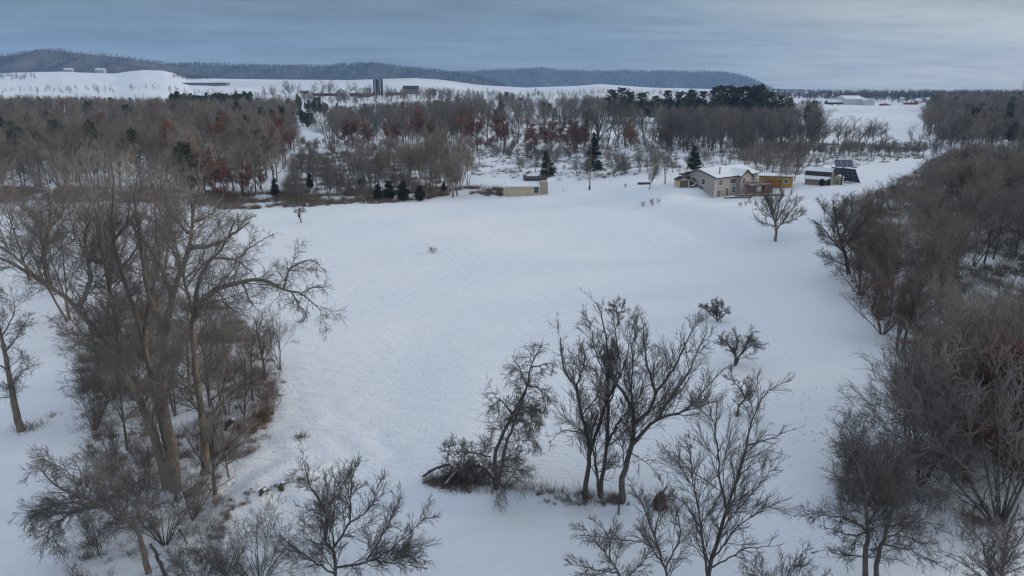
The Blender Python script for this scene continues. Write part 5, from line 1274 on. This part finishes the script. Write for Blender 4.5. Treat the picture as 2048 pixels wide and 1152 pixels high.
grass([(560, 400), (900, 372), (930, 345), (880, 310), (590, 310)], 3000, 701, (.8, 1.6), 'dead weeds between the saplings beyond the field', (.15, .1, .5, .25))
grass([(925, 352), (1470, 362), (1620, 345), (1850, 318), (1850, 285), (930, 296)], 3600, 702, (.6, 1.2), 'weeds poking through the snowy meadow', (.15, .1, .6, .15))
grass([(1652, 450), (1705, 560), (1762, 655), (1822, 765), (1855, 830), (1800, 905), (1770, 1000), (1830, 1075), (2500, 1100), (2500, 400), (1900, 305), (1730, 395)], 9000, 703, (.6, 1.4), 'weeds and low brush on the floor of the right wood', (.12, .1, .55, .23))
grass([(160, 700), (360, 560), (480, 640), (545, 770), (535, 880), (440, 985), (445, 1060), (380, 1170), (140, 1170), (150, 900)], 1500, 704, (.45, 1.0), 'weeds and low brush on the floor of the left clump', (.2, .15, .4, .25))
grass([(850, 962), (900, 982), (1000, 990), (1250, 1004), (1250, 992), (1040, 975), (900, 950)], 300, 705, (.3, .75), 'dead grass on the foreground bank', (.2, .15, .35, .3))
grass([(845, 966), (900, 988), (1000, 996), (1260, 1012), (1260, 1004), (1000, 988), (900, 978), (850, 958)], 170, 706, (.12, .34), 'dark litter and clods along the lip of the snow bank', (.3, .2, .2, .3))
grass([(415, 1075), (450, 1000), (520, 975), (640, 950), (640, 962), (530, 992), (470, 1015), (440, 1085)], 130, 707, (.12, .36), 'brown clods and weeds breaking through the bank right of the clump', (.3, .2, .2, .3))
grass([(520, 900), (570, 760), (545, 700), (520, 760), (500, 900)], 40, 708, (.2, .45), 'rusty weeds on the right flank of the left clump', (.2, .2, .1, .5))
def tuft(px, py, n, h, label, m=None, spread=.25, name='grass_tuft', cat='grass tuft', w=.012):
    b = G(px, py); return tag(link(name, tuft_mesh(int(px), n, h, spread, m or M_grass, w), None, b), label, cat)
tuft(601, 876, 90, .8, 'rusty grass tuft alone on the snow right of the clump', M_twigr)
tuft(107, 832, 50, .5, 'small tan grass tuft on the snow near the left edge')
tuft(62, 856, 160, .7, 'broad tan grass tuft at the foot of the left edge tree', spread=.6)
tuft(1476, 830, 60, .6, 'grass tuft round the foot of the forked orchard tree', M_grass)
tuft(778 + 0, 800, 3, .25, 'few thin stalks poking from the open snow', M_twig)
def minishrub(px, py, hh, label, k='shrub0', wid=1.0):
    b = G(px, py); plant(k, b, hh, label, wid=wid)
minishrub(866, 505, .9, 'tiny dark twig heap alone in the middle of the field', 'redshrub0', 1.6)
minishrub(1287, 413, 1.1, 'small dark shrub on the snow, left one below the house'); minishrub(1306, 410, 1.4, 'small dark shrub on the snow, middle one below the house'); minishrub(1316, 406, 1.0, 'small thin shrub on the snow, right one below the house')
minishrub(1158, 372, 2.0, 'faint thin shrub left of the lone pole', 'up2'); minishrub(1249, 375, 1.0, 'little shrub on the lawn right of the lone pole'); minishrub(1127, 383, .5, 'tiny dark clump beside the cream shed')
for n, (px, py) in enumerate([(1500, 408), (1512, 412), (1492, 412), (1525, 405), (1482, 414)]): minishrub(px, py, 1.0, 'low garden shrub in front of the retaining walls'); 
for o in [o for o in COL.objects if o.get('label') == 'low garden shrub in front of the retaining walls']: o['group'] = 'garden shrubs below the house'

b = G(1277, 369); o = empty('log_pile', b, .2, 'low dark log pile on the snow edge left of the house', 'log pile')
for k in range(5): MB().tube([(0, k * .34 - .7, .16), (3.2, k * .34 - .65, .16)], .17, 8).build('log', M_barkd, o)
for k in range(4): MB().tube([(.1, k * .34 - .53, .44), (3.0, k * .34 - .5, .44)], .16, 8).build('log', M_barkd, o)
MB().box(.1, 2.9, -.6, .6, .6, .72).build('snow_cap', M_snow, o)
# logs, stumps, posts on the snow
def log(p0, p1, r0, r1, label, z0=.1, z1=.1, name='fallen_log', snow=False, bark=None):
    a, b = G(*p0), G(*p1); rg = np.random.default_rng(int(p0[0])); mid = (a + b) / 2
    pts = resample([a + [0, 0, z0] - a, (a + b) / 2 + [0, 0, (z0 + z1) / 2 + .05] - a + rg.normal(0, .08, 3), b + [0, 0, z1] - a], 10, rg, .015)
    o = empty(name, a, 0, label, 'fallen log')
    MB().tube(pts, list(np.linspace(r0, r1, 10)), 9).build('trunk', bark or M_barkd, o, True)
    if snow:
        q = pts.copy(); q[:, 2] += np.linspace(r0, r1, 10) * .75; MB().tube(q, list(np.linspace(r0, r1, 10) * .62), 8).build('snow_cap', M_snow, o, True)
    return o
log((370, 1000), (412, 978), .28, .2, 'thick brown log lying at the foot of the left clump', .35, .6)
log((846, 962), (900, 958), .09, .13, 'snow capped log sticking out left of the brush pile', .35, 1.15, snow=True)
log((890, 975), (940, 950), .08, .06, 'thin snowy pole leaning across the brush pile', .2, 1.2, snow=True)
log((1920, 1035), (1985, 1058), .16, .1, 'dark log slanting on the snow inside the right wood', .35, .2)
log((348, 985), (352, 1005), .12, .1, 'short dark broken stub by the foot of the tall trunk', .9, .1)
for k, (p0, p1, z0, z1) in enumerate([((300, 655), (352, 640), 1.0, 1.4), ((455, 905), (500, 880), .3, .9), ((360, 1075), (375, 1090), .6, .1), ((420, 985), (470, 965), .2, .5), ((250, 850), (300, 820), .4, 1.2)]):
    log(p0, p1, .09, .05, ('pale snow topped branch lying across the upper left clump', 'fallen branch at the right side of the left clump', 'short dark fallen branch at the bottom of the left clump',
        'fallen branch on the snow just right of the tall trunks', 'leaning fallen limb on the left side of the clump')[k], z0, z1, name='fallen_branch', snow=k in (0, 3), bark=M_bark)
def stump(px, py, h, r, label, lean=.2):
    b = G(px, py); o = empty('stump', b, 0, label, 'stump'); rg = np.random.default_rng(int(px + py))
    MB().tube([(0, 0, -.2), (lean * .4, 0, h * .5), (lean, 0, h)], [r * 1.3, r, r * .7], 9).build('trunk', M_barkd, o, False)
    MB().tube([(lean * .5, 0, h * .45), (lean + .35, .1, h * .8)], [r * .4, r * .15], 6).build('broken_limb', M_barkd, o)
    MB().ball((lean, 0, h), r * .72, sz=.5).build('snow_cap', M_snow, o, True)
stump(519, 988, .35, .20, 'dark broken stump in the snow, lower left of a pair', .35); stump(563, 975, .40, .16, 'dark broken stump in the snow, upper right of a pair', .1)
stump(416, 900, 3.4, .45, 'thick broken trunk stub with ragged arm in the left clump', .5); stump(448, 860, 1.0, .25, 'leaning grey snag near the thick broken stub', .8)
b = G(1237, 1029); o = empty('fence_post', b, 0, 'single dark wooden post in front of the bank trees', 'post')
MB().tube([(0, 0, -.2), (.0, 0, .85)], .07, 8).build('shaft', M_wood, o); MB().tube([(0, 0, .85), (0, 0, .98)], [.085, .06], 8).build('cap', M_dark, o)
MB().tube([(0, 0, .55), (0, 0, .6)], .08, 8).build('band', M_pipe, o)
b = G(1318, 1012); o = empty('brush_stack', b, 0, 'pointed stack of reddish brown branches beside the post', 'brush stack')
rg = np.random.default_rng(4); t = TB(); n = 260; a = rg.uniform(0, 6.28, n); r = rg.uniform(.2, .62, n)
p = np.column_stack([r * np.cos(a), r * np.sin(a), np.full(n, -.05)]); d = norm(np.column_stack([-p[:, :2] * rg.uniform(.5, .95, (n, 1)) + [[.12, 0]], np.ones(n)]))
t.tubes(sweep(rg, p, d, rg.uniform(.5, 1.25, n), np.full(n, .022), 3, .05, 0, .5), 4); link('branches', t.mesh('branches', [mat('rusty_branches', (.13, .065, .045), .9, objrand=.1)]), o)
MB().tube([(.05, 0, 0), (.15, 0, .9), (.42, 0, 1.5)], [.09, .07, .05], 7).build('stick', M_barkd, o)
# brown leaves and seed heads scattered on the right of the field
rg = np.random.default_rng(12); t = TB()
P = scatter([(1560, 760), (1700, 770), (1800, 800), (1700, 870), (1640, 960), (1600, 900)], 46, 13)
b0 = P[0].copy(); t.blades(rg, np.repeat(P - b0, 3, 0) + rg.normal(0, .03, (len(P) * 3, 3)) + [0, 0, .04], .055, 1.0)
tag(link('fallen_leaves', t.mesh('fallen_leaves', [M_barkd]), None, b0), 'scattered dark leaves on the snow at the right of the field', 'leaves', kind='stuff')

# ------------------------------------------------------------------ haze: one closed box of thin even air
m = bpy.data.materials.new('haze_air'); m.use_nodes = True; t = m.node_tree; t.nodes.clear()
v = N(t, 'ShaderNodeVolumePrincipled'); v.inputs['Color'].default_value = (0.36, 0.62, 1.0, 1); v.inputs['Density'].default_value = 0.00009; v.inputs['Anisotropy'].default_value = 0.0
oo = N(t, 'ShaderNodeOutputMaterial'); t.links.new(v.outputs[0], oo.inputs['Volume'])
try: m.cycles.homogeneous_volume = True
except Exception: pass
hz = MB().box(-6500, 6500, -6500, 6500, float(GZ.min()) - 1.5, 420).build('haze', m); tag(hz, 'thin blue winter haze over the land', 'haze', kind='stuff')
